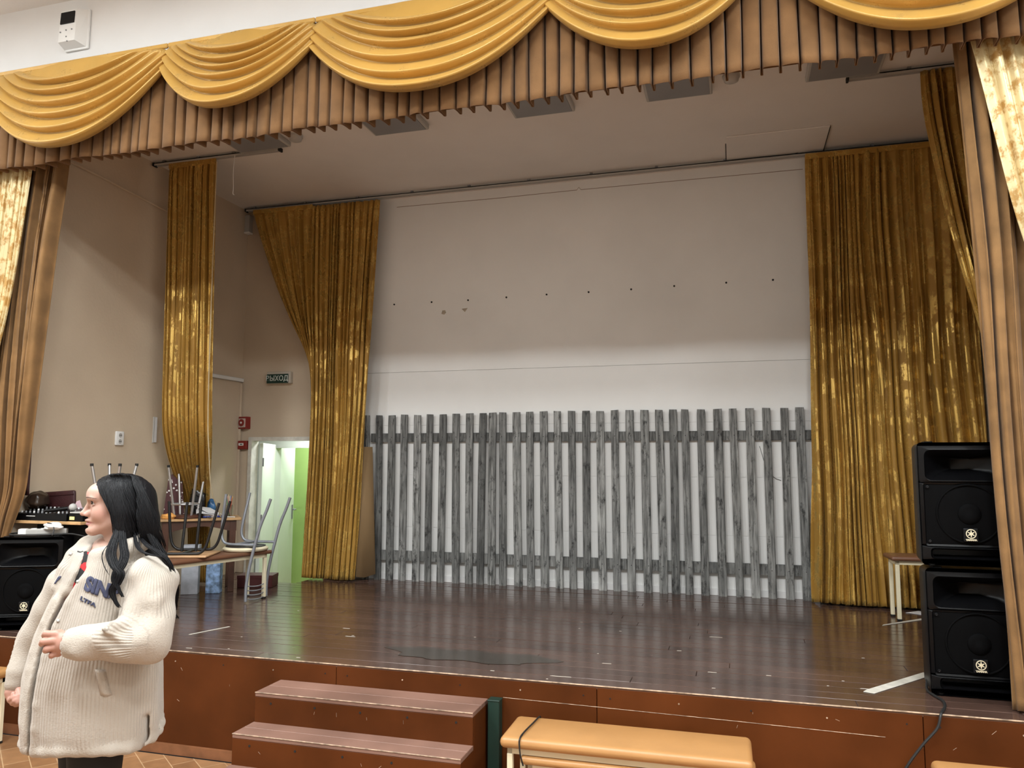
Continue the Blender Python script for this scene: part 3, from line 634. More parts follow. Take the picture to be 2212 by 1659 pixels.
for i, (xb, xt, zt) in enumerate(PICKETS):
    w = rnd.uniform(.033, .038); L = zt-HS; ang = math.atan2(.020, L); th = .022; b = MB()
    zz = [0, L*.33, L*.66, L*.97, L]; ww = [w*rnd.uniform(.97, 1.04) for _ in zz]; ww[-1] *= .97; bow = rnd.uniform(-.004, .004)
    vs = []; 
    for j, z in enumerate(zz):
        cx = xb+(xt-xb)*z/L + bow*math.sin(PI*z/L); yy = .020*z/L
        tilt = rnd.uniform(-.002, .002) if j == len(zz)-1 else 0
        c = .004
        vs += [(cx-ww[j]+c, yy-th, z+tilt), (cx+ww[j]-c, yy-th, z-tilt), (cx+ww[j], yy-th+c, z-tilt), (cx+ww[j], yy, z-tilt), (cx-ww[j], yy, z+tilt), (cx-ww[j], yy-th+c, z+tilt)]
    fs = [tuple(range(5, -1, -1)), tuple(24+q for q in range(6))]
    for j in range(4):
        for q in range(6): fs.append((j*6+q, j*6+(q+1) % 6, (j+1)*6+(q+1) % 6, (j+1)*6+q))
    p = b.add(vs, fs).build('picket', MT['wood_grey'], F)
    for z in (.235, 1.395): MB().lathe([(.004, -th-.003), (.004, -th+.004)], 8, (xb+(xt-xb)*z/L+rnd.uniform(-.01, .01), .020*z/L, z), 'y').build('nail', MT['dark'], p)
wood_rail = MT['wood_grey']
for (z0, z1) in ((.19, .285), (1.35, 1.437)):
    for (xa, xb) in ((-3.52, -1.55), (-1.548, .70)):
        b = MB(); y0 = .020*z0/1.63; y1 = .020*z1/1.63
        b.hexa([(xa, y0+.001, z0), (xb, y0+.001, z0+rnd.uniform(-.006, .006)), (xb, y0+.027, z0), (xa, y0+.027, z0), (xa, y1+.001, z1), (xb, y1+.001, z1+rnd.uniform(-.006, .006)), (xb, y1+.027, z1), (xa, y1+.027, z1)]).build('fence_rail', wood_rail, F)
MB().tube(spline([(.22, -.01+.06, 1.30), (.27, .05, 1.12), (.33, .045, 1.03), (.39, .045, 1.0)]), .002, 5).build('wire', MT['dark'], F)

# ================================================================ loudspeakers
def rrect(cx, cz, w, h, r, n=6):
    pts = []
    for (sx, sz, a0) in ((1, 1, 0), (-1, 1, PI/2), (-1, -1, PI), (1, -1, 3*PI/2)):
        for k in range(n):
            a = a0+PI/2*k/(n-1); pts.append((cx+sx*(w/2-r)+r*math.cos(a), cz+sz*(h/2-r)+r*math.sin(a)))
    return pts
def loft(mb, loops, cap0=False, cap1=False):
    n = len(loops[0]); vs = [p for l in loops for p in l]; fs = []
    for i in range(len(loops)-1):
        for k in range(n): fs.append((i*n+k, i*n+(k+1) % n, (i+1)*n+(k+1) % n, (i+1)*n+k))
    if cap0: fs.append(tuple(range(n-1, -1, -1)))
    if cap1: fs.append(tuple((len(loops)-1)*n+k for k in range(n)))
    return mb.add(vs, fs)
def at_y(loop, y): return [(x, y, z) for x, z in loop]
SW, SD, SH = .44, .40, .622
def loudspeaker(loc, rz, label, group, rx=0):
    t = empty('loudspeaker', loc, rz); tag(t, label, 'loudspeaker', group)
    fy = -SD/2
    body = MB()   # cabinet: rounded plan narrowing to the back
    L0 = rrect(0, SH/2, SW, SH, .022); L1 = rrect(0, SH/2, SW+.004, SH, .03); L2 = rrect(0, SH/2, SW-.02, SH-.01, .03); L3 = rrect(0, SH/2, SW-.15, SH-.05, .04)
    loft(body, [at_y(L0, fy+.012), at_y(L1, fy+.03), at_y(L2, fy+.2), at_y(L3, SD/2-.01), at_y([(x*.96, SH/2+(z-SH/2)*.97) for x, z in L3], SD/2)], False, True)
    body.build('cabinet', MT['blackplastic'], t, 35)
    front = MB()
    horn_o = rrect(0, .505, .375, .150, .030); port_o = rrect(0, .062, .355, .050, .016); gr_o = rrect(0, .258, .395, .300, .012)
    def zone(z0, z1, hole, bulge):
        # ring between the zone's rectangle and the hole
        n = len(hole); cx = 0; cz = (z0+z1)/2; out = []
        for (x, z) in hole:
            a = math.atan2((z-cz)/((z1-z0)/2), (x-cx)/(SW/2)); m = max(abs(math.cos(a)), abs(math.sin(a))); out.append((SW/2*.995*math.cos(a)/m, cz+(z1-z0)/2*math.sin(a)/m))
        b = lambda x: fy-bulge*(1-(x/(SW/2))**2)
        loft(front, [[(x, fy+.014, z) for x, z in out], [(x*.985, b(x)+.004, cz+(z-cz)*.985) for x, z in out], [(x*1.02, b(x), cz+(z-cz)*1.06) for x, z in hole], [(x, b(x)+.004, z) for x, z in hole]])
    zone(.417, SH-.004, horn_o, .006); zone(.105, .417, gr_o, .012); zone(.006, .105, port_o, .012)
    front.build('front_frame', MT['blackplastic'], t, 40)
    h = MB(); inn = rrect(0, .512, .10, .055, .012)
    loft(h, [at_y(horn_o, fy+.0), at_y(rrect(0, .506, .352, .128, .028), fy+.02), at_y(rrect(0, .509, .25, .085, .02), fy+.075), at_y(inn, fy+.13)], False, True)
    h.build('horn', MT['blackplastic'], t, 50)
    p = MB(); loft(p, [at_y(port_o, fy-.006), at_y(rrect(0, .062, .335, .036, .012), fy+.02), at_y(rrect(0, .062, .32, .03, .01), fy+.10)], False, True)
    p.build('port', MT['blackplastic'], t, 50)
    g = MB(); NX, NZ = 15, 9; P = []
    for j in range(NZ):
        for i in range(NX):
            x = -.196+.392*i/(NX-1); z = .110+.296*j/(NZ-1); P.append((x, fy-.010-.012*(1-(x/.2)**2)*(1-((z-.258)/.15)**4)+.012, z))
    g.grid(P, NX, NZ); gr = g.build('grille', MT['grille'], t, True)
    MB().lathe([(.150, fy+.002), (.150, fy-.0065), (.145, fy-.0085), (.140, fy-.0065), (.140, fy+.002)], 40, (0, 0, .262), 'y').build('woofer_ring', MT['grille'], t, True)
    MB().lathe([(.055, fy-.006), (.05, fy-.014), (.03, fy-.018), (0, fy-.019)], 28, (0, 0, .262), 'y').build('dust_cap', MT['grille'], t, True)
    bg = MB().rbox(-.034, .034, fy-.020, fy-.004, .124, .192, .005, 2).build('badge', MT['blackgloss'], t)
    ring = MB(); NR = 28; cz = .165
    A = [(.0235*math.cos(2*PI*i/NR), cz+.0235*math.sin(2*PI*i/NR)) for i in range(NR)]; B = [(.0195*math.cos(2*PI*i/NR), cz+.0195*math.sin(2*PI*i/NR)) for i in range(NR)]
    loft(ring, [at_y(A, fy-.019), at_y(A, fy-.0225), at_y(B, fy-.0225), at_y(B, fy-.019)]); ring.build('emblem_ring', MT['badge'], bg)
    star = []
    for i in range(12):
        a = PI/2+2*PI*i/12; rr = .0165 if i % 2 == 0 else .0075; star += [(rr*math.cos(a-.10), cz+rr*math.sin(a-.10)), (rr*math.cos(a+.10), cz+rr*math.sin(a+.10))]
    MB().prism(star, fy-.0225, fy-.019).build('emblem_star', MT['badge'], bg)
    text_obj('YAMAHA', .0118, MT['badge'], 'lettering', bg, (0, fy-.0212, .1345), (PI/2, 0, 0), .001, .0007, 1.0)
    for (x, z) in ((-.183, .395), (.183, .395), (-.183, .122), (.183, .122)):
        MB().lathe([(.0075, fy-.001), (.0075, fy-.008), (.004, fy-.009), (0, fy-.006)], 12, (x, 0, z), 'y').build('screw', MT['blackgloss'], t, 40)
    for (x, y) in ((-.17, -.15), (.17, -.15), (-.12, .16), (.12, .16)): MB().lathe([(.016, -.0), (.016, .008)], 12, (x, y, -.004)).build('rubber_foot', MT['rubber'], t)
    for x in (-.16, .16): MB().rbox(x-.02, x+.02, fy+.03, fy+.10, SH-.002, SH+.006, .003, 1).build('top_pad', MT['blackplastic'], t)
    hs = MB(); s = 1
    hs.tube([(SW/2-.005, -.02, .35), (SW/2+.012, -.02, .36), (SW/2+.012, -.02, .52), (SW/2-.005, -.02, .53)], .008, 8); hs.build('side_handle', MT['blackplastic'], t)
    return t
loudspeaker((1.138, .475, HS+.004), 0, 'black loudspeaker standing on the stage, lower of the right-hand stack', 'stacked loudspeakers')
loudspeaker((1.132, .480, HS+.004+SH+.011), math.radians(-1.0), 'black loudspeaker on top of the other one by the right brown drape', 'stacked loudspeakers')
loudspeaker((-4.77, .330, HS+.004), math.radians(25), 'black loudspeaker at left stage edge with a power strip on top', None)

# cable from the lower right loudspeaker over the stage edge
c = spline([(.93, .42, HS+.05), (.915, .36, HS+.008), (.925, .27, HS+.006), (.945, .18, HS+.006), (.93, .08, HS+.006), (.90, .0, HS+.007), (.885, -.034, HS-.004), (.865, -.045, HS-.06), (.80, -.05, .462), (.725, -.055, .354), (.66, -.06, .22), (.64, -.08, .05), (.63, -.16, .006), (.55, -.3, .006)], 8)
tag(MB().tube(c, .0065, 8).build('speaker_cable', MT['rubber']), 'black cable hanging from the loudspeaker stack over the stage edge', 'cable')

# ================================================================ steps up to the stage
S = empty('stage_steps', (-1.94, -.02, 0)); tag(S, 'brown painted wooden steps with three treads against the stage front', 'steps')
X0, X1 = -.635, .635
hgt = [(.485, 0, -.245), (.325, -.245, -.43), (.165, -.43, -.62)]
for i, (z, ya, yb) in enumerate(hgt):
    n = 2
    dd = (ya-yb)/n
    for q in range(n):
        MB().rbox(X0-.006*i, X1+.002*i, ya-dd*(q+1)+.001-(.008 if q == n-1 else 0), ya-dd*q-.001, z-.024, z, .002, 1).build('tread_board', MT['tread'], S)
    MB().rbox(X0-.006*i, X1+.002*i, yb-.006, yb+.016, max(0, z-.165 if i < 2 else 0), z-.0245, .002, 1).build('riser_board', MT['riser'], S)
    MB().rbox(X0-.006*i, X1+.002*i, yb-.0100, yb-.0075, z-.005, z+.0006, .001, 1).build('worn_edge', MT['edge'], S)
    for q in range(5):
        sx = X0+.1+q*.27; MB().lathe([(.006, yb-.0085), (.006, yb-.004)], 8, (sx, 0, z-.055), 'y').build('screw', MT['dark'], S)
    for q in range(4):
        sx = rnd.uniform(X0+.1, X1-.1); MB().tube([(sx, yb-.0062, z-.09), (sx+rnd.uniform(-.02, .02), yb-.0064, z-.09+rnd.uniform(.01, .025))], .0008, 4).build('scuff', MT['edge'], S)
for x in (X0-.002, X1-.016):
    MB().add([(x+a, y, z) for a in (0, .018) for (y, z) in ((0, 0), (-.60, 0), (-.60, .14), (-.418, .14), (-.418, .30), (-.235, .30), (-.235, .46), (0, .46))],
             [tuple(range(8)), tuple(range(15, 7, -1))]+[(i, (i+1) % 8, (i+1) % 8+8, i+8) for i in range(8)]).build('side_board', MT['riser'], S)
t = empty('support_post', (-1.255, -.055, 0)); tag(t, 'dark green square post beside the steps at the stage front', 'post')
MB().rbox(-.032, .032, -.03, .03, 0, .495, .004, 1).build('post', MT['darkpost'], t); MB().rbox(-.034, .034, -.032, .032, .490, .498, .002, 1).build('post_cap', MT['darkpost'], t)

# ================================================================ benches
def bench(name, loc, rz, L, Wd, H, vinyl, label, group=None, th=.055, legr=.0135):
    t = empty(name, loc, rz); tag(t, label, 'bench', group)
    MB().rbox(-L/2, L/2, -Wd/2, Wd/2, H-th, H, .026, 4).build('seat', MT[vinyl], t, 60)
    f = MB(); a, b = L/2-.045, Wd/2-.045; z = H-th-.016
    for (p, q) in (((-a, -b), (a, -b)), ((a, -b), (a, b)), ((a, b), (-a, b)), ((-a, b), (-a, -b))):
        dx, dy = q[0]-p[0], q[1]-p[1]
        f.box(min(p[0], q[0])-.012, max(p[0], q[0])+.012, min(p[1], q[1])-.012, max(p[1], q[1])+.012, z-.012, z+.016)
    f.build('seat_frame', MT['creampaint'], t)
    for (x, y) in ((-a, -b), (a, -b), (-a, b), (a, b)):
        MB().rbox(x-.014, x+.014, y-.014, y+.014, .012, z-.012, .003, 1).build('leg', MT['creampaint'], t)
        MB().rbox(x-.016, x+.016, y-.016, y+.016, 0, .014, .003, 1).build('foot_cap', MT['rubber'], t)
    return t
bench('upholstered_bench', (-.53, -.30, 0), math.radians(.6), 1.155, .335, .455, 'tan', 'tan vinyl bench with cream legs at the stage front, upper of two')
bench('upholstered_bench', (-.475, -.315, 0), math.radians(.6), 1.075, .27, .368, 'tan', 'tan vinyl bench nested underneath the longer bench at the stage front', th=.04)
bench('upholstered_bench', (1.37, -.36, 0), 0, 1.15, .32, .458, 'tan', 'tan vinyl bench at the bottom right corner of the picture')
bench('upholstered_bench', (-4.975, -.30, 0), 0, 1.15, .30, .455, 'tan', 'tan vinyl bench at the left edge behind the woman')
# strap over the two benches
s = spline([(-.985, -.145, .40), (-.985, -.14, .445), (-.985, -.16, .462), (-.99, -.25, .463), (-1.0, -.40, .463), (-1.004, -.464, .455), (-1.005, -.474, .43), (-1.0, -.472, .38), (-.99, -.46, .33)], 6)
tag(MB().tube(s, .004, 8).build('black_strap', MT['rubber']), 'thin black strap looped over the end of the tan benches', 'strap')
bench('upholstered_bench', (1.44, 2.36, HS), math.radians(4), .70, .27, .47, 'brownvinyl', 'brown topped cream bench behind the loudspeaker stack on the stage', th=.035)
# bench on the stage with upturned chairs
bench('upholstered_bench', (-4.10, 1.245, HS), math.radians(74), 1.12, .30, .405, 'brownvinyl', 'brown bench on the stage carrying upturned chairs beside the desk', th=.035)

# ================================================================ tape and paper on the stage floor
def strip(pts, lab, name='floor_tape', mat='tape'):
    tag(MB().slab(pts, HS+.001, HS+.0026).build(name, MT[mat]), lab, 'tape' if mat == 'tape' else 'paper')
strip([(.600, .250), (.648, .232), (1.02, .70), (.975, .735), (.622, .292)], 'pale strip of tape on stage floor in front of the right loudspeakers')
strip([(.985, 2.02), (1.0, 2.06), (1.32, 2.39), (1.33, 2.345)], 'thin worn tape strip on stage floor near the small bench')
strip([(-3.528, .365), (-3.51, .365), (-3.415, .655), (-3.43, .658)], 'thin pale tape line on stage floor beside the woman')
strip([(1.25, 2.60), (1.42, 2.5), (1.52, 2.56), (1.36, 2.70)], 'white sheet of paper lying under the small bench', 'paper_sheet', 'paper')

# ================================================================ chairs and stools turned upside down
def stool_round(name, loc, rz, label, H=.44, R=.165, metal='chrome', seat='darkwood', group=None, splay=.05):
    """upturned: seat down, legs in the air"""
    t = empty(name, loc, rz); tag(t, label, 'stool', group)
    MB().lathe([(R-.012, 0), (R, .006), (R, .022), (R-.01, .03), (0, .03)], 28).build('seat', MT[seat], t, 50)
    for k in range(4):
        a = PI/4+k*PI/2; c, s = math.cos(a), math.sin(a); r0 = R*.72; r1 = r0+splay
        lg = MB().tube([(r0*c, r0*s, .03), (r1*c, r1*s, H)], .011, 10).build('leg', MT[metal], t, 60)
        MB().tube([(r1*c, r1*s, H-.012), (r1*c*1.005, r1*s*1.005, H+.008)], .0125, 10).build('leg_cap', MT['rubber'], lg)
    rr = R*.72+splay*.25
    MB().tube([(rr*math.cos(2*PI*i/28), rr*math.sin(2*PI*i/28), .03+(H-.03)*.22) for i in range(29)], .008, 8, False).build('foot_ring', MT[metal], t, True)
    return t
TZ1 = 1.25; TZ2 = 1.325
stool_round('round_stool', (-4.70, 1.745, TZ1), .35, 'silver-legged stool upturned on the desk beside the gold side curtain', .46, .145, 'chrome', group='upturned stools', splay=.07)
stool_round('round_stool', (-4.595, .78, TZ2), .2, 'silver-legged stool upturned on the mixer table behind the woman', .40, .115, 'chrome', group='upturned stools', splay=.075)
# black framed chair turned over on the bench: two bent black tube frames on a plywood seat
B = empty('upturned_chair', (-4.20, 1.17, HS+.406), math.radians(20)); tag(B, 'upturned black-framed chair with pale wooden seat lying on the brown bench', 'chair')
MB().rbox(-.20, .20, -.19, .19, 0, .018, .008, 2).build('seat', MT['ply'], B, 50)
for (y, sp) in ((-.15, .0), (.15, .0)):
    f = MB(); x = .19
    f.tube(spline([(-x-.03, y, .42), (-x-.01, y, .18), (-x+.01, y, .08), (-x+.05, y, .036), (-x+.11, y, .03), (0, y, .03), (x-.11, y, .03), (x-.05, y, .036), (x-.01, y, .08), (x+.02, y, .18), (x+.08, y, .42)], 5), .0115, 10)
    f.build('leg_frame', MT['blacksteel'], B, 60)
for x in (-.05, .06): MB().tube([(x, .0, .03), (x+.02, .02, .42)], .0115, 10).build('back_post', MT['blacksteel'], B, 60)
MB().tube([(0, -.15, .03), (0, .15, .03)], .010, 8).build('cross_tube', MT['blacksteel'], B, 60)
# grey tubular chair hung upside down on the end of the bench
A = empty('upturned_chair', (0, 0, 0)); tag(A, 'grey tubular chair with round seat hung upside down on the bench end', 'chair')
MB().lathe([(.165, 0), (.180, .006), (.185, .02), (.175, .032), (.16, .036)], 32, (-3.985, 1.62, HS+.4055)).build('seat_rim', MT['creampaint'], A, 50)
MB().lathe([(.162, .030), (.162, .042), (0, .042)], 32, (-3.985, 1.62, HS+.4055)).build('seat_base', MT['blacksteel'], A, 50)
for (y0, y1) in ((1.475, 1.475), (1.765, 1.765)):
    MB().tube(spline([(-3.868, y0, .612), (-3.865, y0, .75), (-3.835, y0, .92), (-3.80, y0, 1.06), (-3.755, y0, 1.22), (-3.70, y0, 1.35), (-3.665, y0, 1.445)], 5), .0125, 10).build('back_tube', MT['greysteel'], A, 60)
for (p, q) in (((-4.09, 1.49), (-4.10, 1.47)), ((-4.09, 1.76), (-4.05, 1.80))):
    MB().tube(spline([(-3.80, p[1], 1.068), (-3.95, p[1], 1.066), (-4.06, p[1], 1.068), (-4.11, p[1], 1.09), (-4.130, p[1], 1.15), (-4.118, p[1]*.6+q[1]*.4, 1.28), (-4.100, p[1]*.2+q[1]*.8, 1.40), (-4.088, q[1], 1.48)], 5), .0115, 10).build('leg', MT['greysteel'], A, 60)
MB().tube([(-4.0, 1.49, 1.066), (-4.0, 1.76, 1.066)], .010, 8).build('cross_tube', MT['greysteel'], A, 60)
for i in range(4):
    z = .63+.035*i; MB().tube(spline([(-3.866, 1.475, z), (-3.85+.0, 1.55, z-.012), (-3.845, 1.62, z-.016), (-3.85, 1.69, z-.012), (-3.866, 1.765, z)], 5), .0045, 8).build('back_wire', MT['greysteel'], A, 60)

# ================================================================ desk and mixer table with their clutter
ca, sa = -.77, -.64      # desk runs from its right corner to the left, towards the hall
D = empty('wooden_desk', (-4.26, 1.94, HS), math.atan2(sa, ca)+PI); tag(D, 'dark wooden desk with arched apron standing by the left stage wall', 'desk')
DL, DW, DH = .68, .40, TZ1-HS
MB().rbox(-DL, 0, 0, DW, DH-.022, DH, .004, 1).build('desk_top', MT['woodedge'], D)
ap = [(-DL+.03, DH-.022), (-.04, DH-.022), (-.04, DH-.115)] + [(-.10-(DL-.2)*i/12, DH-.115+.045*math.sin(PI*i/12)) for i in range(13)] + [(-DL+.03, DH-.115)]
MB().prism(ap, .03, .05).build('apron', MT['darkwood'], D)
MB().rbox(-DL+.03, -.04, DW-.03, DW-.012, DH-.10, DH-.022, .002, 1).build('back_apron', MT['darkwood'], D)
for (x, y) in ((-.07, .05), (-DL+.06, .05), (-.07, DW-.04), (-DL+.06, DW-.04)): MB().rbox(x-.026, x+.026, y-.022, y+.022, 0, DH-.022, .003, 1).build('leg', MT['darkwood'], D)
Mx = empty('mixer_table', (-4.725, .61, HS)); tag(Mx, 'pale-edged table behind the left loudspeaker carrying sound equipment', 'table')
TH = TZ2-HS
MB().rbox(-.305, .305, -.30, .30, TH-.022, TH, .003, 1).build('table_top', MT['woodedge'], Mx)
MB().box(-.27, .27, -.12, -.10, TH-.20, TH-.022).build('apron', MT['dark'], Mx)
for (x, y) in ((-.27, -.08), (.27, -.08), (-.27, .26), (.27, .26)): MB().rbox(x-.02, x+.02, y-.02, y+.02, 0, TH-.022, .003, 1).build('leg', MT['darkwood'], Mx)
m = empty('audio_mixer', (-4.785, .43, TZ2)); tag(m, 'black audio mixer with small white knobs on the table behind the left loudspeaker', 'mixer')
MB().hexa([(-.23, -.11, 0), (.23, -.11, 0), (.23, .11, 0), (-.23, .11, 0), (-.23, -.11, .05), (.23, -.11, .05), (.23, .11, .085), (-.23, .11, .085)]).build('body', MT['blackplastic'], m)
for i in range(12):
    for j in range(3):
        x = -.205+.037*i; y = -.08+.07*j; z = .05+(y+.11)/.22*.035
        MB().lathe([(.007, 0), (.006, .014), (0, .014)], 8, (x, y, z-.002)).build('knob', MT['whiteplastic'] if (i+j) % 3 == 0 else MT['greymetal'], m)
MB().box(-.13, -.05, -.112, -.109, .03, .034).build('front_mark', MT['whiteplastic'], m)
m = empty('effects_unit', (-4.485, .43, TZ2)); tag(m, 'small black sound unit with a yellow glowing display beside the mixer', 'sound unit')
MB().rbox(-.062, .06, -.1, .1, 0, .055, .004, 1).build('body', MT['blackplastic'], m); MB().rbox(-.065, .055, -.09, .09, .055, .066, .003, 1).build('lid', MT['greyplastic'], m)
MB().box(-.05, -.01, -.103, -.099, .012, .034).build('display', M('yellow lit display', (.5, .4, .1), .4, emit=(1, .8, .25), estr=1.2), m)
m = empty('microphone', (-4.585, .40, TZ2+.075), math.radians(35)); tag(m, 'microphone with round grey head lying on the black mixer', 'microphone')
MB().tube([(-.18, 0, -.005), (-.03, 0, .012)], [.011, .016], 12).build('handle', MT['blackplastic'], m, 60)
bmh = bmesh.new(); bmesh.ops.create_uvsphere(bmh, u_segments=16, v_segments=12, radius=.027, matrix=Matrix.Translation((0, 0, .02))); MB().bm(bmh).build('grille', MT['greyplastic'], m, True)
# red padded bag lying behind the mixer
def lump(name, loc, sc, mat, label, cat, seed=1, rough=.18, parent=None, sub=3, group=None, freq=2.3):
    bm = bmesh.new(); bmesh.ops.create_icosphere(bm, subdivisions=sub, radius=1); r = random.Random(seed); ph = [r.uniform(0, 6) for _ in range(9)]
    for v in bm.verts:
        c = v.co; d = 1+rough*(math.sin(freq*c.x*2+ph[0])*math.sin(freq*c.y*1.7+ph[1])+.6*math.sin(freq*3.1*c.z+ph[2]+2*c.x)+.4*math.sin(freq*4*c.x+ph[3])*math.sin(freq*3*c.y+ph[4]))
        v.co = Vector((c.x*d*sc[0], c.y*d*sc[1], max(-1, c.z*d)*sc[2])) if True else c
        if v.co.z < -sc[2]*.8: v.co.z = -sc[2]*.8
    o = MB().bm(bm).build(name, mat, parent, True); o.location = (loc[0], loc[1], loc[2]+sc[2]*.8)
    if label: tag(o, label, cat, group)
    return o
redcloth = M('dark red fabric', (.034, .004, .005), .6, var=.2, vscale=9, bump=.2, bscale=120)
rb = empty('red_bag', (-4.885, .575, TZ2)); rb.rotation_euler = (0, math.radians(-4), math.radians(6)); tag(rb, 'dark red flat case standing behind the mixer near the left wall', 'bag')
MB().rbox(-.14, .14, -.014, .014, 0, .20, .014, 2).build('body', redcloth, rb, 50); MB().tube([(-.135, -.015, .17), (.135, -.015, .17)], .004, 6).build('piping', redcloth, rb)
lump('film_bundle', (-4.962, .45, TZ2+.075), (.07, .08, .07), M('dark glossy film', (.03, .018, .012), .25), 'dark glossy rounded bundle beside the left brown drape', 'bundle', 4, .08, sub=4)
pr = M('pink paper', (.6, .42, .45), .7)
o = MB(); o.grid([(-.04, 0, 0), (.03, .01, .0), (-.035, .02, .05), (.015, .0, .06)], 2, 2); o = o.build('pink_scrap', pr, None, False, .002, fix=False); o.location = (-4.64, .50, TZ2+.080); tag(o, 'small pink paper scrap behind the microphone', 'paper')
# red cloth hanging behind the left drape
drape('red_cloth', redcloth, [(2.30, [-5.02, -4.97], .37, .6), (1.9, [-5.02, -4.965], .37, .6), (1.5, [-5.02, -4.96], .37, .6)], 3, .018, 91, nu=30, nv=16, label='strip of dark red cloth hanging behind the left brown drape', cat='cloth')
# white power strip and cables on the left loudspeaker
p = empty('power_strip', (-4.70, .26, HS+SH+.016), math.radians(32)); tag(p, 'white multi-socket power strip lying on the left loudspeaker', 'power strip')
MB().rbox(-.14, .16, -.028, .028, 0, .038, .006, 2).build('body', MT['greyplastic'], p); MB().rbox(-.142, -.09, -.03, .03, -.001, .040, .006, 2).build('end_cap', MT['whiteplastic'], p)
for x in (-.05, .01, .07): MB().lathe([(.019, .036), (.019, .041), (.015, .041), (.013, .038), (0, .038)], 16, (x, 0, 0)).build('socket', MT['whiteplastic'], p)
lump('plastic_wrap', (-4.60, .262, HS+SH+.052), (.075, .04, .026), MT['whiteplastic'], 'crumpled white plastic bag lying on the power strip', 'plastic bag', 8, .22)
tag(MB().tube(spline([(-4.86, .30, HS+SH+.022), (-4.90, .20, HS+SH+.020), (-4.83, .135, HS+SH+.018), (-4.70, .15, HS+SH+.018), (-4.62, .20, HS+SH+.018), (-4.56, .27, HS+SH+.018), (-4.50, .34, HS+SH+.014), (-4.42, .43, HS+SH-.03), (-4.36, .50, HS+SH-.12), (-4.34, .56, HS+.02)], 8), .006, 8).build('power_cable', MT['rubber']), 'black cable looped around the power strip on the left loudspeaker', 'cable')
tag(MB().tube(spline([(-4.64, .245, HS+SH+.096), (-4.59, .24, HS+SH+.088), (-4.555, .22, HS+SH+.060), (-4.54, .20, HS+SH+.022), (-4.535, .19, HS+SH+.018)], 8), .004, 6).build('charger_lead', MT['rubber']), 'thin dark lead running over the crumpled white plastic bag', 'cable')

# clutter on the desk
def desk(x, y, z=0):   # desk-local to world
    a = math.atan2(sa, ca)+PI; return (-4.26+x*math.cos(a)-y*math.sin(a), 1.94+x*math.sin(a)+y*math.cos(a), TZ1+z)
xm, ntx, bsx, Lx = nodes('dark red with white print'); vo = ntx.nodes.new('ShaderNodeTexVoronoi'); vo.inputs['Scale'].default_value = 34; crx = ntx.nodes.new('ShaderNodeValToRGB'); tcx = ntx.nodes.new('ShaderNodeTexCoord')
Lx.new(tcx.outputs['Object'], vo.inputs['Vector']); Lx.new(vo.outputs['Distance'], crx.inputs[0]); crx.color_ramp.elements[0].position = .27; crx.color_ramp.elements[0].color = (.75, .72, .7, 1); crx.color_ramp.elements[1].position = .30; crx.color_ramp.elements[1].color = (.06, .006, .008, 1); Lx.new(crx.outputs[0], bsx.inputs['Base Color'])
def gift_bag(name, loc, rz, w, d, h, mat, label, taper=.8):
    t = empty(name, loc, rz); tag(t, label, 'bag'); b = MB(); k = taper
    b.hexa([(-w, -d, 0), (w, -d, 0), (w, d, 0), (-w, d, 0), (-w*k, -d*.3, h), (w*k, -d*.3, h), (w*k, d*.3, h), (-w*k, d*.3, h)]).build('body', mat, t)
    MB().tube(spline([(-w*.4*k, -d*.3, h-.005), (-w*.3*k, -d*.3, h+.05), (w*.3*k, -d*.3, h+.05), (w*.4*k, -d*.3, h-.005)], 5), .003, 6).build('handle', mat, t); return t
gift_bag('gift_bag', desk(-.56, .345), math.radians(40), .09, .03, .38, xm, 'dark red paper bag with white snowflake print on the desk', .6)
lump('black_bag', desk(-.36, .345), (.08, .045, .17), M('black plastic film', (.015, .015, .017), .22, var=.6, vscale=30), 'crumpled black plastic bag at the back of the desk', 'plastic bag', 12, .16)
lump('blue_packet', desk(-.24, .34), (.045, .035, .09), M('blue foil', (.03, .10, .22), .3, var=.7, vscale=25), 'blue and white packet behind the papers on the desk', 'packet', 15, .1)
lump('orange_cloth', desk(-.60, .05), (.07, .04, .028), M('orange fabric', (.75, .35, .09), .7, var=.25, vscale=18), 'folded orange cloth at the left end of the desk', 'cloth', 17, .16)
lump('purple_cloth', desk(-.25, .24), (.05, .04, .030), M('purple fabric', (.06, .03, .25), .6), 'dark purple cloth lying behind the papers on the desk', 'cloth', 18, .18)
for i, (x, y, rz, tilt, lab) in enumerate([(-.27, .14, .3, 14, 'loose white paper sheet propped on top of the desk clutter'), (-.31, .11, -.2, 5, 'loose white paper sheet lying under the propped one')]):
    o = MB().rbox(-.105, .105, -.07, .07, 0, .0025, .001, 1).build('paper_sheet', MT['paper']); o.location = desk(x, y, .05+.012*(1-i)); o.rotation_euler = (math.radians(-8), math.radians(tilt), rz-.7); tag(o, lab, 'paper')
lump('scrap_heap', desk(-.27, .10), (.075, .06, .022), M('printed scraps', (.62, .58, .58), .6, var=.35, vscale=40), 'flat heap of pale craft scraps in the middle of the desk', 'scraps', 21, .2)
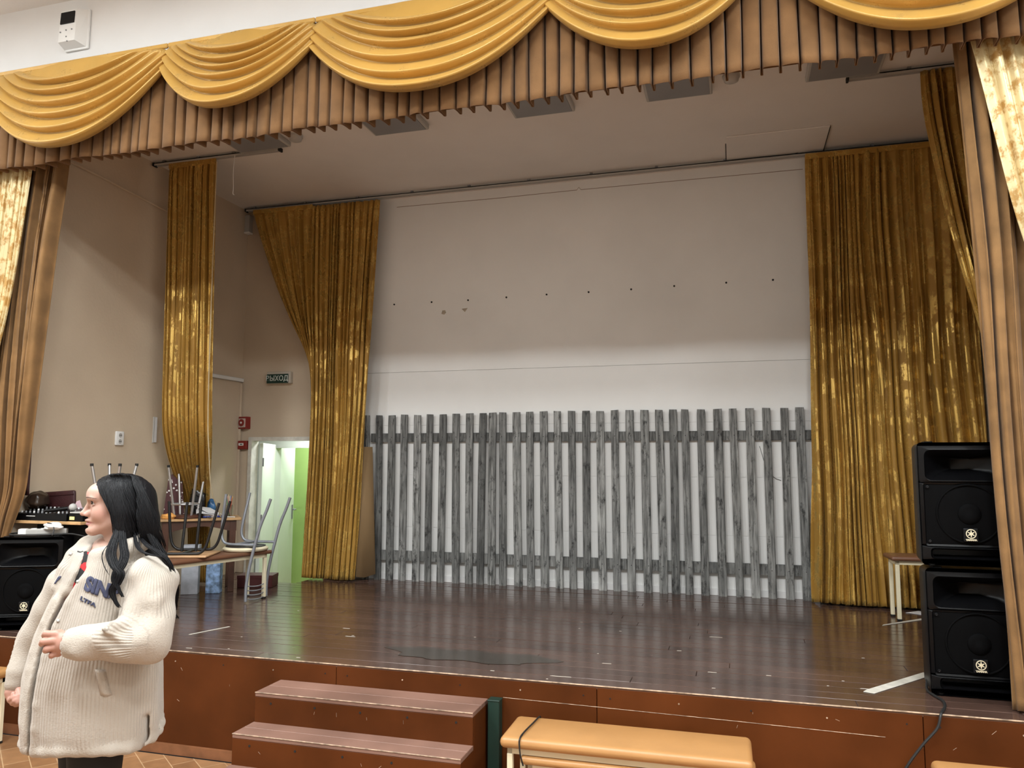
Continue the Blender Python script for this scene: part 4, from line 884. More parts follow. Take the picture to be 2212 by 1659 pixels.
for i, (x, y, rz) in enumerate([(-.28, .022, .15), (-.17, .04, -.1)]):
    t = empty('scissors', desk(x, y, .002), rz-.7); tag(t, ('blue-handled scissors on the desk, nearer to the papers', 'blue-handled scissors on the desk, nearer to the pencil glass')[i], 'scissors')
    bl = M('blue plastic handle', (.03, .06, .33), .4)
    for s_ in (-1, 1):
        MB().tube([(.03*math.cos(a)-.035, s_*.016+.013*math.sin(a), .009) for a in [2*PI*q/16 for q in range(17)]], .006, 6, False).build('handle', bl, t, True)
        MB().add([(0, s_*.004, .006), (.10, 0, .006), (0, s_*.012, .006), (0, s_*.004, .009), (.10, 0, .009), (0, s_*.012, .009)], [(0, 1, 2), (5, 4, 3), (0, 3, 4, 1), (1, 4, 5, 2), (2, 5, 3, 0)]).build('blade', MT['chrome'], t)
g = empty('pencil_glass', desk(-.10, .12)); tag(g, 'clear glass holding coloured pencils at the right end of the desk', 'glass')
gm, gnt, gb, gl = nodes('clear glass'); gb.inputs['Transmission Weight'].default_value = 1; gb.inputs['Roughness'].default_value = .03; gb.inputs['IOR'].default_value = 1.1
MB().lathe([(.03, 0), (.034, .11), (.032, .11), (.028, .004), (0, .004)], 20).build('glass', gm, g, 50)
for i, c in enumerate([(.5, .1, .06), (.65, .4, .12), (.08, .1, .3), (.6, .45, .3), (.08, .3, .12), (.5, .2, .2), (.7, .62, .5)]):
    a = i*.9; r0, r1 = .008, .024
    pc = tag(MB().tube([(r0*math.cos(a+2), r0*math.sin(a+2), .006), (r1*math.cos(a), r1*math.sin(a), .165+.008*(i % 4)), (r1*1.03*math.cos(a), r1*1.03*math.sin(a), .18+.008*(i % 4))], [.0037, .0037, .001], 6).build('pencil', M('pencil paint %d' % i, c, .4)), ('red', 'orange', 'navy', 'beige', 'green', 'dusty pink', 'cream')[i]+' pencil standing in the clear glass on the desk', 'pencil', 'pencils in the glass'); pc.location = g.location
o = MB().tube([(-.05, 0, .006), (.05, 0, .006)], .004, 8).build('white_marker', MT['whiteplastic']); o.location = desk(-.10, .05, 0); o.rotation_euler = (0, 0, .2); tag(o, 'thin white marker lying next to the pencil glass', 'marker')
# boxes and bags under the desk
def carton(loc, rz, w, d, h, mat, label, tilt=0):
    t = empty('storage_box', loc, rz); tag(t, label, 'box')
    MB().rbox(-w, w, -d, d, 0, h, .004, 1).build('body', mat, t); MB().rbox(-w-.002, w+.002, -d-.002, d+.002, h-.03, h+.002, .003, 1).build('lid', mat, t)
carton((-4.60, 1.72, HS), .5, .07, .05, .42, M('pale grey box', (.45, .47, .52), .6, var=.15, vscale=15), 'tall pale grey box standing under the desk')
carton((-4.44, 1.83, HS), .4, .06, .05, .34, M('blue white box', (.25, .38, .6), .5, var=.6, vscale=20), 'blue and white printed box standing under the desk')
carton((-4.28, 2.25, HS), .3, .16, .10, .11, M('maroon box', (.07, .012, .012), .5), 'low dark maroon box on the floor behind the desk')

# ================================================================ the woman
def smin(a, b, k):
    h = np.clip(.5+.5*(b-a)/k, 0, 1); return b*(1-h)+a*h-k*h*(1-h)
def smax(a, b, k): return -smin(-a, -b, k)
class Field:
    """a sampled distance field, polygonised with surface nets"""
    def __init__(s, lo, hi, h):
        s.lo = np.array(lo, float); s.h = h; n = np.ceil((np.array(hi)-s.lo)/h).astype(int)+1
        ax = [(s.lo[i]+h*np.arange(n[i])).astype(np.float32) for i in range(3)]
        s.X, s.Y, s.Z = np.meshgrid(*ax, indexing='ij'); s.d = np.full(s.X.shape, 9., np.float32)
    def ell(s, c, r, M=None):
        x, y, z = s.X-c[0], s.Y-c[1], s.Z-c[2]
        if M is not None: x, y, z = M[0][0]*x+M[0][1]*y+M[0][2]*z, M[1][0]*x+M[1][1]*y+M[1][2]*z, M[2][0]*x+M[2][1]*y+M[2][2]*z
        q = np.sqrt((x/r[0])**2+(y/r[1])**2+(z/r[2])**2); q2 = np.sqrt((x/r[0]**2)**2+(y/r[1]**2)**2+(z/r[2]**2)**2)+1e-6
        return q*(q-1)/q2
    def cap(s, a, b, r0, r1):
        a = np.array(a); b = np.array(b); ab = b-a; L = float(ab@ab)
        x, y, z = s.X-a[0], s.Y-a[1], s.Z-a[2]; t = np.clip((x*ab[0]+y*ab[1]+z*ab[2])/L, 0, 1)
        return np.sqrt((x-t*ab[0])**2+(y-t*ab[1])**2+(z-t*ab[2])**2)-(r0+(r1-r0)*t)
    def chain(s, pts, rs, k=.01):
        d = None
        for i in range(len(pts)-1):
            e = s.cap(pts[i], pts[i+1], rs[i], rs[i+1]); d = e if d is None else smin(d, e, k)
        return d
    def add(s, d, k=.012): s.d = smin(s.d, d, k); return s
    def sub(s, d, k=.01): s.d = smax(s.d, -d, k); return s
    def mesh(s):
        d = s.d; n = d.shape; ins = d < 0
        acc = np.zeros(tuple(m-1 for m in n)+(3,), np.float32); cnt = np.zeros(tuple(m-1 for m in n), np.float32)
        corners = [(i, j, k) for i in (0, 1) for j in (0, 1) for k in (0, 1)]
        def sl(c): return tuple(slice(c[i], n[i]-1+c[i]) for i in range(3))
        for c in corners:
            for ax in range(3):
                if c[ax]: continue
                e = list(c); e[ax] = 1; a = d[sl(c)]; b = d[sl(e)]; m = (a < 0) != (b < 0)
                t = np.where(m, a/(a-b+1e-12), 0)
                for q in range(3): acc[..., q] += np.where(m, c[q]+(t if q == ax else 0), 0)
                cnt += m
        act = cnt > 0; idx = -np.ones(act.shape, int); idx[act] = np.arange(act.sum()); I = np.argwhere(act)
        V = (I+acc[act]/cnt[act][:, None])*s.h+s.lo
        F = []
        for ax in range(3):
            u, v = (ax+1) % 3, (ax+2) % 3
            a = ins[tuple(slice(0, n[i]-1) if i == ax else slice(1, n[i]-1) for i in range(3))]; b = ins[tuple(slice(1, n[i]) if i == ax else slice(1, n[i]-1) for i in range(3))]
            E = np.argwhere(a != b); flip = a[a != b]
            base = E.copy(); base[:, u] += 1; base[:, v] += 1
            def cell(du, dv):
                c = base.copy(); c[:, u] -= du; c[:, v] -= dv; return idx[c[:, 0], c[:, 1], c[:, 2]]
            q = np.stack([cell(1, 1), cell(0, 1), cell(0, 0), cell(1, 0)], 1); q[~flip] = q[~flip][:, ::-1]; F.append(q)
        return V, np.concatenate(F)
def relax(V, F, it=2, lam=.5):
    n = len(V); E = np.concatenate([F[:, [i, (i+1) % 4]] for i in range(4)]); E = np.concatenate([E, E[:, ::-1]])
    deg = np.bincount(E[:, 0], minlength=n)[:, None]
    for _ in range(it):
        S = np.zeros_like(V)
        for q in range(3): S[:, q] = np.bincount(E[:, 0], weights=V[E[:, 1], q], minlength=n)
        V = V*(1-lam)+lam*S/np.maximum(deg, 1)
    return V
def np_mesh(name, V, F, mat, parent=None, attrs=None, cols=None):
    me = bpy.data.meshes.new(name); me.from_pydata(V.tolist(), [], F.tolist()); me.update()
    me.polygons.foreach_set('use_smooth', [True]*len(me.polygons)); me.materials.append(mat)
    for k, arr in (attrs or {}).items():
        a = me.attributes.new(k, 'FLOAT', 'POINT'); a.data.foreach_set('value', np.asarray(arr, np.float32))
    if cols is not None:
        a = me.color_attributes.new('Col', 'FLOAT_COLOR', 'POINT'); a.data.foreach_set('color', np.concatenate([cols, np.ones((len(cols), 1))], 1).astype(np.float32).ravel())
    o = bpy.data.objects.new(name, me); COL.objects.link(o)
    if parent: o.parent = parent
    return o

# local frame: x to the right of the picture, y away from the hall, z up
WO = empty('person', (-2.3247, -1.6390, 0), 0.27894)
tag(WO, 'dark-haired person in a cream fleece jacket standing in front of the stage', 'person')
HYAW = math.radians(-24)
HC0 = np.array((0.0289, 0.0, 1.5951))                         # middle of the head
cF, sF = math.cos(HYAW), math.sin(HYAW)
def hp(f, s, z):                                        # head frame: f forward (left in the picture), s to her left (towards the hall)
    return (HC0[0]-f*cF+s*sF*-1, HC0[1]+f*sF-s*cF, HC0[2]+z)
HM = ((-cF, sF, 0), (-sF, -cF, 0), (0, 0, 1))
skm, skn, skb, skl = nodes('skin'); ca_ = skn.nodes.new('ShaderNodeVertexColor'); ca_.layer_name = 'Col'; skl.new(ca_.outputs[0], skb.inputs['Base Color'])
skb.inputs['Roughness'].default_value = .45; skb.inputs['Subsurface Weight'].default_value = .12; skb.inputs['Subsurface Radius'].default_value = (.012, .005, .003); skb.inputs['Subsurface Scale'].default_value = 1.0
SK = np.array((.49, .298, .235))
# --- head and neck
lo = HC0+np.array((-.16, -.13, -.30)); hi = HC0+np.array((.14, .13, .12)); f = Field(lo, hi, .0032)
f.add(f.ell(hp(-.018, 0, .012), (.096, .074, .083), HM))
f.add(f.ell(hp(.030, 0, -.035), (.070, .060, .082), HM), .015)
f.add(f.ell(hp(.070, 0, .026), (.047, .056, .048), HM), .015)
f.add(f.ell(hp(.091, 0, -.105), (.022, .026, .022), HM), .014)
for s in (-1, 1):
    f.add(f.cap(hp(.080, s*.016, -.106), hp(.004, s*.052, -.070), .019, .024), .016)
    f.add(f.ell(hp(.056, s*.036, -.042), (.036, .026, .036), HM), .016)
    f.add(f.ell(hp(.089, s*.026, .014), (.017, .030, .010), HM), .012)
    f.sub(f.ell(hp(.102, s*.032, -.003), (.015, .017, .0105), HM), .008)
f.add(f.cap(hp(.099, 0, .004), hp(.119, 0, -.040), .0080, .0105), .009)
f.add(f.ell(hp(.1235, 0, -.043), (.0110, .0115, .010), HM), .007)
for s in (-1, 1):
    f.add(f.ell(hp(.109, s*.0125, -.047), (.012, .0085, .008), HM), .005)
    f.add(f.ell(hp(.098, s*.013, -.040), (.014, .009, .011), HM), .006); f.sub(f.ell(hp(.114, s*.006, -.0578), (.005, .003, .003), HM), .003)
f.add(f.ell(hp(.090, 0, -.074), (.018, .027, .022), HM), .012)
f.add(f.ell(hp(.1055, 0, -.0690), (.0110, .022, .0062), HM), .004)
f.add(f.ell(hp(.1030, 0, -.0835), (.0105, .020, .0070), HM), .004)
f.sub(f.cap(hp(.117, -.0, -.0762), hp(.093, .028, -.0785), .0022, .0016), .004); f.sub(f.cap(hp(.117, .0, -.0762), hp(.093, -.028, -.0785), .0022, .0016), .004)
f.sub(f.ell(hp(.108, 0, -.094), (.008, .02, .0045), HM), .008)
f.add(f.chain([hp(-.010, 0, -.075), hp(-.005, 0, -.15), hp(-.022, 0, -.28)], (.056, .051, .062)), .03)
V, F_ = f.mesh(); V = relax(V, F_, 2, .4)
hv = (V-HC0); ff = -hv[:, 0]*cF+hv[:, 1]*sF; ss = -hv[:, 0]*sF-hv[:, 1]*cF; zz = hv[:, 2]
C = np.tile(SK, (len(V), 1))
def tint(mask, col, amt):
    global C
    m = (mask*amt)[:, None]; C = C*(1-m)+np.array(col)*m
tint(np.exp(-(((ff-.055)/.03)**2+((np.abs(ss)-.05)/.025)**2+((zz+.042)/.024)**2)), (.62, .27, .22), .45)
tint(np.exp(-(((ff-.12)/.02)**2+((zz+.045)/.014)**2)), (.62, .30, .25), .3)
tl = np.clip(np.abs(ss)/.031, 0, 1); tint(((ff > .074) & (tl < 1) & (zz < -.0775+.0135*(1-tl**1.5)) & (zz > -.0775-.0140*(1-tl**2))).astype(float), (.36, .135, .125), .9)
headV, headF, headC = V, F_, C
# --- hands (near one lightly closed in front, far one hanging in a loose fist) and the forearms that carry them
def hand_mesh(lo, hi, build, h=.0026):
    f = Field(lo, hi, h); build(f); V, F_ = f.mesh(); V = relax(V, F_, 1, .4)
    n = len(V); return V, F_, np.tile(SK*np.array((.92, .80, .78)), (n, 1))
def near_hand(f):
    W = (0.0701, -0.335, 1.1365); K = [(0.0129, -0.345, 1.1675), (0.012, -0.352, 1.1478), (0.0153, -0.35, 1.1261), (0.0213, -0.342, 1.1045)]
    PIP = [(-0.0176, -0.352, 1.1705), (-0.0193, -0.362, 1.1469), (-0.0093, -0.358, 1.1219), (0.0033, -0.348, 1.0999)]; DIP = [(-0.0379, -0.325, 1.16), (-0.0414, -0.332, 1.134), (-0.0285, -0.33, 1.1107), (-0.0114, -0.325, 1.0912)]; TIP = [(-0.0245, -0.315, 1.1532), (-0.0275, -0.318, 1.1293), (-0.0168, -0.318, 1.1094), (-0.0049, -0.315, 1.0934)]
    f.add(f.cap(W, (0.0417, -0.34, 1.1361), .026, .030), .01); f.add(f.cap((0.0365, -0.338, 1.1508), (0.0139, -0.338, 1.1599), .024, .019), .012); f.add(f.cap((0.041, -0.338, 1.128), (0.0199, -0.338, 1.1142), .025, .018), .012); f.add(f.cap((0.0327, -0.33, 1.1368), (0.0106, -0.335, 1.1348), .028, .022), .012)
    for k, p, d, t, r in zip(K, PIP, DIP, TIP, (.0115, .0118, .0112, .0098)):
        g = smin(smin(f.cap(k, p, r*1.08, r*.98), f.cap(p, d, r*.98, r*.9), .003), f.cap(d, t, r*.9, r*.78), .003); f.d = smin(f.d, g, .0035)
        f.add(f.ell(k, (r*1.2, r*1.15, r*1.15)), .006)
    f.add(f.chain([(0.0266, -0.31, 1.1508), (-0.0021, -0.3, 1.1609), (-0.0261, -0.302, 1.1566), (-0.0382, -0.31, 1.1475)], (.015, .0125, .011, .009), .004), .004)
def far_hand(f):
    W = (-0.4023, 0.115, 0.8753); f.add(f.cap(W, (-0.4009, 0.11, 0.8486), .024, .028), .01); f.add(f.cap((-0.4067, 0.105, 0.8483), (-0.3984, 0.1, 0.827), .025, .022), .012); f.add(f.cap((-0.3897, 0.11, 0.8451), (-0.3853, 0.105, 0.8273), .024, .02), .012)
    for (k, p, d, t), r in zip([((-0.4102, 0.1, 0.8409), (-0.3944, 0.08, 0.8259), (-0.3715, 0.057, 0.8397), (-0.3745, 0.063, 0.8535)), ((-0.3973, 0.095, 0.8319), (-0.3816, 0.075, 0.8171), (-0.3587, 0.052, 0.8309), (-0.3618, 0.058, 0.8446)), ((-0.3843, 0.095, 0.8267), (-0.3686, 0.075, 0.8119), (-0.3459, 0.052, 0.8258), (-0.3489, 0.058, 0.8395)), ((-0.3736, 0.098, 0.8276), (-0.358, 0.078, 0.8128), (-0.3354, 0.055, 0.8266), (-0.3383, 0.061, 0.8404))], (.0115, .0115, .011, .0098)):
        g = smin(smin(f.cap(k, p, r, r), f.cap(p, d, r, r*.9), .003), f.cap(d, t, r*.9, r*.8), .003); f.d = smin(f.d, g, .0035)
    f.add(f.chain([(-0.3675, 0.085, 0.8593), (-0.3484, 0.065, 0.8461), (-0.3466, 0.055, 0.8335)], (.0145, .012, .010), .004), .004)
def box_of(pts, m):
    a = np.array(pts); return a.min(0)-m, a.max(0)+m
nl, nh = box_of([(0.0701, -0.335, 1.1365), (-0.0277, -0.36, 1.1858), (-0.013, -0.3, 1.0805)], .045); fl, fh = box_of([(-0.4023, 0.115, 0.8753), (-0.388, 0.06, 0.8181), (-0.3649, 0.1, 0.8411)], .05)
n1 = hand_mesh(nl, nh, near_hand); n2 = hand_mesh(fl, fh, far_hand)
# --- hidden body core under the clothes: torso, arms and legs
SH_N = (0.2463, -0.16, 1.3251); EL_N = (0.2721, -0.235, 1.116); WR_N = (0.0701, -0.335, 1.1365)
SH_F = (-0.2481, 0.18, 1.2643); EL_F = (-0.4086, 0.2, 0.9936); WR_F = (-0.4047, 0.118, 0.8816)
TC = np.array((-0.0194, 0.01, 1.212)); CH = TC.copy()
Nn = np.array((-.77, -.64, 0)); Sn = np.array((.64, -.77, 0))
TM = (tuple(Sn), tuple(Nn), (0, 0, 1))
f = Field((-.40, -.45, -.02), (.42, .42, 1.46), .013)
f.add(f.ell((TC[0], TC[1], 1.18), (.17, .115, .28), TM)); f.add(f.ell((TC[0]-.02, TC[1], .93), (.175, .13, .16), TM), .05)
f.add(f.chain([hp(-.01, 0, -.2), (TC[0]+.02, TC[1], 1.35)], (.06, .07)), .04)
for a, b_, c in ((SH_N, EL_N, WR_N), (SH_F, EL_F, WR_F)): f.add(f.chain([a, b_, c], (.058, .045, .027)), .03)
for s in (-1, 1):
    h0 = np.array((TC[0]-.02, TC[1], .88))+Sn*.09*s; k0 = np.array((h0[0]+.005, h0[1], .47)); a0 = np.array((h0[0]+.02, h0[1]+.02, .08)); t0 = a0+np.array((-.13, -.08, -.045))
    f.add(f.chain([h0, k0, a0], (.088, .055, .036)), .03); f.add(f.cap(a0+np.array((.03, .01, -.035)), t0, .036, .03), .02)
V, F_ = f.mesh(); V = relax(V, F_, 1)
parts = [(headV, headF, headC), n1, n2, (V, F_, np.tile(SK, (len(V), 1)))]; off = 0; AV = []; AF = []; AC = []
for v, q, c in parts: AV.append(v); AF.append(q+off); AC.append(c); off += len(v)
body = np_mesh('body', np.concatenate(AV), np.concatenate(AF), skm, WO, cols=np.concatenate(AC))
# --- eyes, lashes, brows
eyew = M('eye white', (.50, .47, .45), .25); iris = M('dark iris', (.02, .012, .008), .1); hairdark = M('dark brow hair', (.02, .013, .011), .6)
from mathutils.bvhtree import BVHTree
hbvh = BVHTree.FromPolygons([tuple(v) for v in headV.tolist()], [tuple(q) for q in headF.tolist()])
for s in (-1, 1):
    c = hp(.0830, s*.0300, -.004); bm = bmesh.new(); bmesh.ops.create_uvsphere(bm, u_segments=20, v_segments=14, radius=.0122, matrix=Matrix.Translation(c)); e = MB().bm(bm).build('eye', eyew, WO, True)
    bm = bmesh.new(); g = hp(.0895, s*.0335, -.0030); bmesh.ops.create_uvsphere(bm, u_segments=14, v_segments=10, radius=.0068, matrix=Matrix.Translation(g)); MB().bm(bm).build('iris', iris, e, True)
    up = [hp(.0955-.0011*abs(i-5)-.0014*max(0, i-5), s*(.020+.0036*i), .0035-.00028*(i-4)**2+.0002*i) for i in range(9)]
    MB().tube(up, [.0007, .0013, .0017, .0019, .002, .002, .0019, .0017, .0009], 6).build('eyelashes', hairdark, e)
    lid = [hp(.0945-.0013*abs(i-4)-.001*max(0, i-4), s*(.019+.0037*i), .0058-.00030*(i-4)**2) for i in range(9)]
    MB().tube(lid, [.002, .003, .0035, .0038, .0038, .0036, .0034, .003, .002], 6).build('eyelid', M('eyelid skin', (.50, .29, .235), .5), e, True)
    low = [hp(.0925-.0012*abs(i-4)-.001*max(0, i-4), s*(.020+.0035*i), -.0125+.0003*(i-4)**2) for i in range(9)]
    MB().tube(low, .0018, 6).build('lower_lid', M('lower lid skin', (.52, .31, .25), .5), e, True)
    br = []
    for i in range(9):
        th = math.radians(8+3.5*i); d = Vector((-cF*math.cos(th)-s*sF*math.sin(th), sF*math.cos(th)-s*cF*math.sin(th), 0)); z = .0170+.0016*i-.00024*i*i
        p0 = Vector((HC0[0], HC0[1], HC0[2]+z))+d*.25; hit = hbvh.ray_cast(p0, -d)
        br.append(tuple(hit[0]+d*.0005) if hit[0] is not None else hp(.10, s*(.012+.005*i), .02))
    MB().tube(br, [.0013, .0019, .0022, .0023, .0022, .0020, .0017, .0013, .0007], 6).build('eyebrow', M('brow hair', (.17, .105, .085), .7), WO, True)
# --- trousers and shoes
f = Field((-.36, -.34, .03), (.30, .34, .98), .010)
for s in (-1, 1):
    h0 = np.array((TC[0]-.02, TC[1], .88))+Sn*.085*s; k0 = np.array((h0[0]+.005, h0[1], .47)); a0 = np.array((h0[0]+.02, h0[1]+.02, .085))
    f.add(f.chain([h0, k0, a0], (.112, .078, .056)), .03)
V, F_ = f.mesh(); V = relax(V, F_, 2); np_mesh('trousers', V, F_, M('black trousers', (.006, .006, .007), .8), WO)
for s in (-1, 1):
    h0 = np.array((TC[0]-.02, TC[1], .88))+Sn*.085*s; a0 = np.array((h0[0]+.02, h0[1]+.02, .06)); f = Field(a0+np.array((-.24, -.20, -.065)), a0+np.array((.12, .12, .08)), .008)
    f.add(f.cap(a0+np.array((.03, .01, -.012)), a0+np.array((-.14, -.085, -.022)), .048, .040)); f.add(f.cap(a0, a0+np.array((0, 0, .05)), .045, .045), .02); f.d = np.maximum(f.d, -(f.Z-.0))
    V, F_ = f.mesh(); np_mesh('shoe', relax(V, F_, 1), F_, M('black leather', (.01, .01, .01), .4), WO)
# --- dark shirt with red print seen in the open jacket
f = Field((-.34, -.34, .70), (.30, .32, 1.42), .010)
f.add(f.ell((TC[0]-.01, TC[1], 1.22), (.19, .135, .26), TM)); f.add(f.ell((TC[0]-.03, TC[1], .92), (.21, .17, .24), TM), .06)
V, F_ = f.mesh(); sm, sn, sb, sl_ = nodes('black shirt with red print'); no = sn.nodes.new('ShaderNodeTexNoise'); no.inputs['Scale'].default_value = 16; cr = sn.nodes.new('ShaderNodeValToRGB'); tc = sn.nodes.new('ShaderNodeTexCoord')
sl_.new(tc.outputs['Object'], no.inputs['Vector']); sl_.new(no.outputs[0], cr.inputs[0]); cr.color_ramp.interpolation = 'CONSTANT'
cr.color_ramp.elements[0].color = (.008, .008, .009, 1); cr.color_ramp.elements[1].position = .53; cr.color_ramp.elements[1].color = (.42, .015, .02, 1)
gx = sn.nodes.new('ShaderNodeSeparateXYZ'); sl_.new(tc.outputs['Object'], gx.inputs[0]); mz = sn.nodes.new('ShaderNodeMapRange'); mz.inputs[1].default_value = 1.14; mz.inputs[2].default_value = 1.17; sl_.new(gx.outputs[2], mz.inputs[0])
mxx = sn.nodes.new('ShaderNodeMix'); mxx.data_type = 'RGBA'; mxx.inputs[6].default_value = (.008, .008, .009, 1); sl_.new(mz.outputs[0], mxx.inputs[0]); sl_.new(cr.outputs[0], mxx.inputs[7]); sl_.new(mxx.outputs[2], sb.inputs['Base Color']); sb.inputs['Roughness'].default_value = .8
np_mesh('shirt', relax(V, F_, 2), F_, sm, WO)
# --- fleece jacket
jm, jn, jb, jl = nodes('cream ribbed fleece'); at_ = jn.nodes.new('ShaderNodeAttribute'); at_.attribute_name = 'rib'
mu = jn.nodes.new('ShaderNodeMath'); mu.operation = 'MULTIPLY'; mu.inputs[1].default_value = 2*PI/.0105; sn_ = jn.nodes.new('ShaderNodeMath'); sn_.operation = 'SINE'; jl.new(at_.outputs['Fac'], mu.inputs[0]); jl.new(mu.outputs[0], sn_.inputs[0])
fz = jn.nodes.new('ShaderNodeTexNoise'); fz.inputs['Scale'].default_value = 190; fz.inputs['Detail'].default_value = 3; tcj = jn.nodes.new('ShaderNodeTexCoord'); jl.new(tcj.outputs['Object'], fz.inputs['Vector'])
fl_ = jn.nodes.new('ShaderNodeAttribute'); fl_.attribute_name = 'plush'
m1 = jn.nodes.new('ShaderNodeMath'); m1.operation = 'SUBTRACT'; m1.inputs[0].default_value = 1; jl.new(fl_.outputs['Fac'], m1.inputs[1])
m2 = jn.nodes.new('ShaderNodeMath'); m2.operation = 'MULTIPLY'; jl.new(sn_.outputs[0], m2.inputs[0]); jl.new(m1.outputs[0], m2.inputs[1])
m3 = jn.nodes.new('ShaderNodeMath'); m3.operation = 'MULTIPLY_ADD'; m3.inputs[1].default_value = 1.6; jl.new(fz.outputs[0], m3.inputs[0]); jl.new(m2.outputs[0], m3.inputs[2])
bp = jn.nodes.new('ShaderNodeBump'); bp.inputs['Strength'].default_value = .55; bp.inputs['Distance'].default_value = .0022; jl.new(m3.outputs[0], bp.inputs['Height']); jl.new(bp.outputs[0], jb.inputs['Normal'])
jb.inputs['Base Color'].default_value = (.44, .39, .335, 1); jb.inputs['Roughness'].default_value = .95; jb.inputs['Sheen Weight'].default_value = .25; jb.inputs['Specular IOR Level'].default_value = .1
f = Field((-.43, -.50, .63), (.36, .40, 1.50), .0072)
# torso as a stack of turned ellipses
zk = [.66, .72, .80, .95, 1.10, 1.22, 1.32, 1.40, 1.46]
ck = [(-0.0235, -0.0, 0.7027)[0], (-0.028, 0.0, 0.7194)[0], (-0.0346, 0.0, 0.8034)[0], (-0.0355, 0.0, 0.9389)[0], (-0.024, 0.0, 1.0757)[0], (-0.0061, 0.0, 1.1965)[0], (0.0058, -0.0, 1.3008)[0], (0.009, -0.0, 1.3708)[0], (0.0114, -0.0, 1.4235)[0]]
wk = [.272, .292, .300, .300, .275, .245, .215, .165, .11]; dk = [.215, .232, .240, .235, .215, .190, .160, .125, .09]
cx = np.interp(f.Z, zk, ck); wz = np.interp(f.Z, zk, wk); dz = np.interp(f.Z, zk, dk); x = f.X-cx; y = f.Y-.01
sd_ = x*Sn[0]+y*Sn[1]; nd_ = x*Nn[0]+y*Nn[1]
q = np.sqrt((sd_/wz)**2+(nd_/dz)**2); tor = (q-1)*np.minimum(wz, dz)*.9
hemline = .730+.012*np.sin(3*np.arctan2(nd_, sd_))
tor = smax(tor, hemline-f.Z, .03); tor = smax(tor, f.Z-1.44, .05)
f.d = tor.astype(np.float32)
# soft vertical folds of the body
ang = np.arctan2(nd_, sd_); f.d += (.0045*np.sin(ang*7+f.Z*3)+.003*np.sin(ang*13-f.Z*7))*np.clip((1.3-f.Z)*2, 0, 1)
# near sleeve with wrinkles
def sleeve(a, b_, c, r):
    return smin(f.cap(a, b_, r[0], r[1]), f.cap(b_, c, r[1]*1.0, r[2]), .03)
sl1 = sleeve((0.2269, -0.145, 1.3029), (0.2683, -0.235, 1.1255), (0.0929, -0.325, 1.1359), (.098, .080, .056))
wr = .006*np.sin((f.X*.9+f.Z*1.1)*55+3*np.sin(f.Y*14))*np.clip(1-np.abs(f.X-.05)*3, 0, 1)+.0045*np.sin((f.X-f.Z)*40+1.3)
f.d = smin(f.d, sl1+wr, .022)
sl1m = sl1 < tor
for (a, b_, r) in (((0.1777, -0.36, 1.1894), (0.2775, -0.305, 1.098), .020), ((0.1899, -0.33, 1.1955), (0.251, -0.26, 1.1892), .022), ((0.2914, -0.25, 1.2587), (0.1678, -0.22, 1.2177), .020), ((0.3061, -0.23, 1.2712), (0.2782, -0.31, 1.1299), .018)):
    f.d = smin(f.d, f.cap(a, b_, r, r*.6)+.012, .03)
cuff1 = f.chain([(0.096, -0.325, 1.1359), (0.0701, -0.335, 1.1365)], (.058, .052)); f.d = smin(f.d, cuff1, .008); f.d = smax(f.d, -f.cap((0.0863, -0.33, 1.1354), (0.0427, -0.342, 1.138), .030, .034), .006)
# far sleeve
sl2 = sleeve((-0.2361, 0.16, 1.2545), (-0.392, 0.185, 0.9972), (-0.4001, 0.13, 0.9173), (.085, .066, .050)); f.d = smin(f.d, sl2+.0025*np.sin(f.Z*48+f.X*25+1), .02)
cuff2 = f.chain([(-0.4021, 0.128, 0.9107), (-0.401, 0.118, 0.8816)], (.046, .043)); f.d = smin(f.d, cuff2, .008)
# open front: a gap that widens to the collar
gx0 = np.interp(f.Z, [.66, .90, 1.06, 1.16, 1.26, 1.34, 1.46], [(-0.1403, -0.1, 0.7693)[0], (-0.1416, -0.11, 0.9352)[0], (-0.1359, -0.12, 1.1267)[0], (-0.1111, -0.12, 1.218)[0], (-0.0718, -0.11, 1.2916)[0], (-0.0315, -0.1, 1.3577)[0], (-0.0097, -0.06, 1.447)[0]])
gw = np.interp(f.Z, [.66, .9, 1.05, 1.2, 1.30, 1.38, 1.46], [.005, .010, .013, .014, .014, .018, .035])
gap = np.maximum(np.abs(f.X-gx0)-gw, f.Y-(-.01)); gap = np.maximum(gap, 1.0*(f.d < -.2)-.5)
keep = (sl1 < .004) | (cuff1 < .004)
f.d = np.where(keep, f.d, smax(f.d, -gap, .010)).astype(np.float32)
# hollow inside so that the shirt shows through the gap
qi = (np.sqrt((sd_/(wz-.036))**2+(nd_/(dz-.036))**2)-1)*np.minimum(wz, dz)*.9
f.d = np.where(keep, f.d, smax(f.d, -smax(qi, -(f.Z-.60), .01), .008)).astype(np.float32)
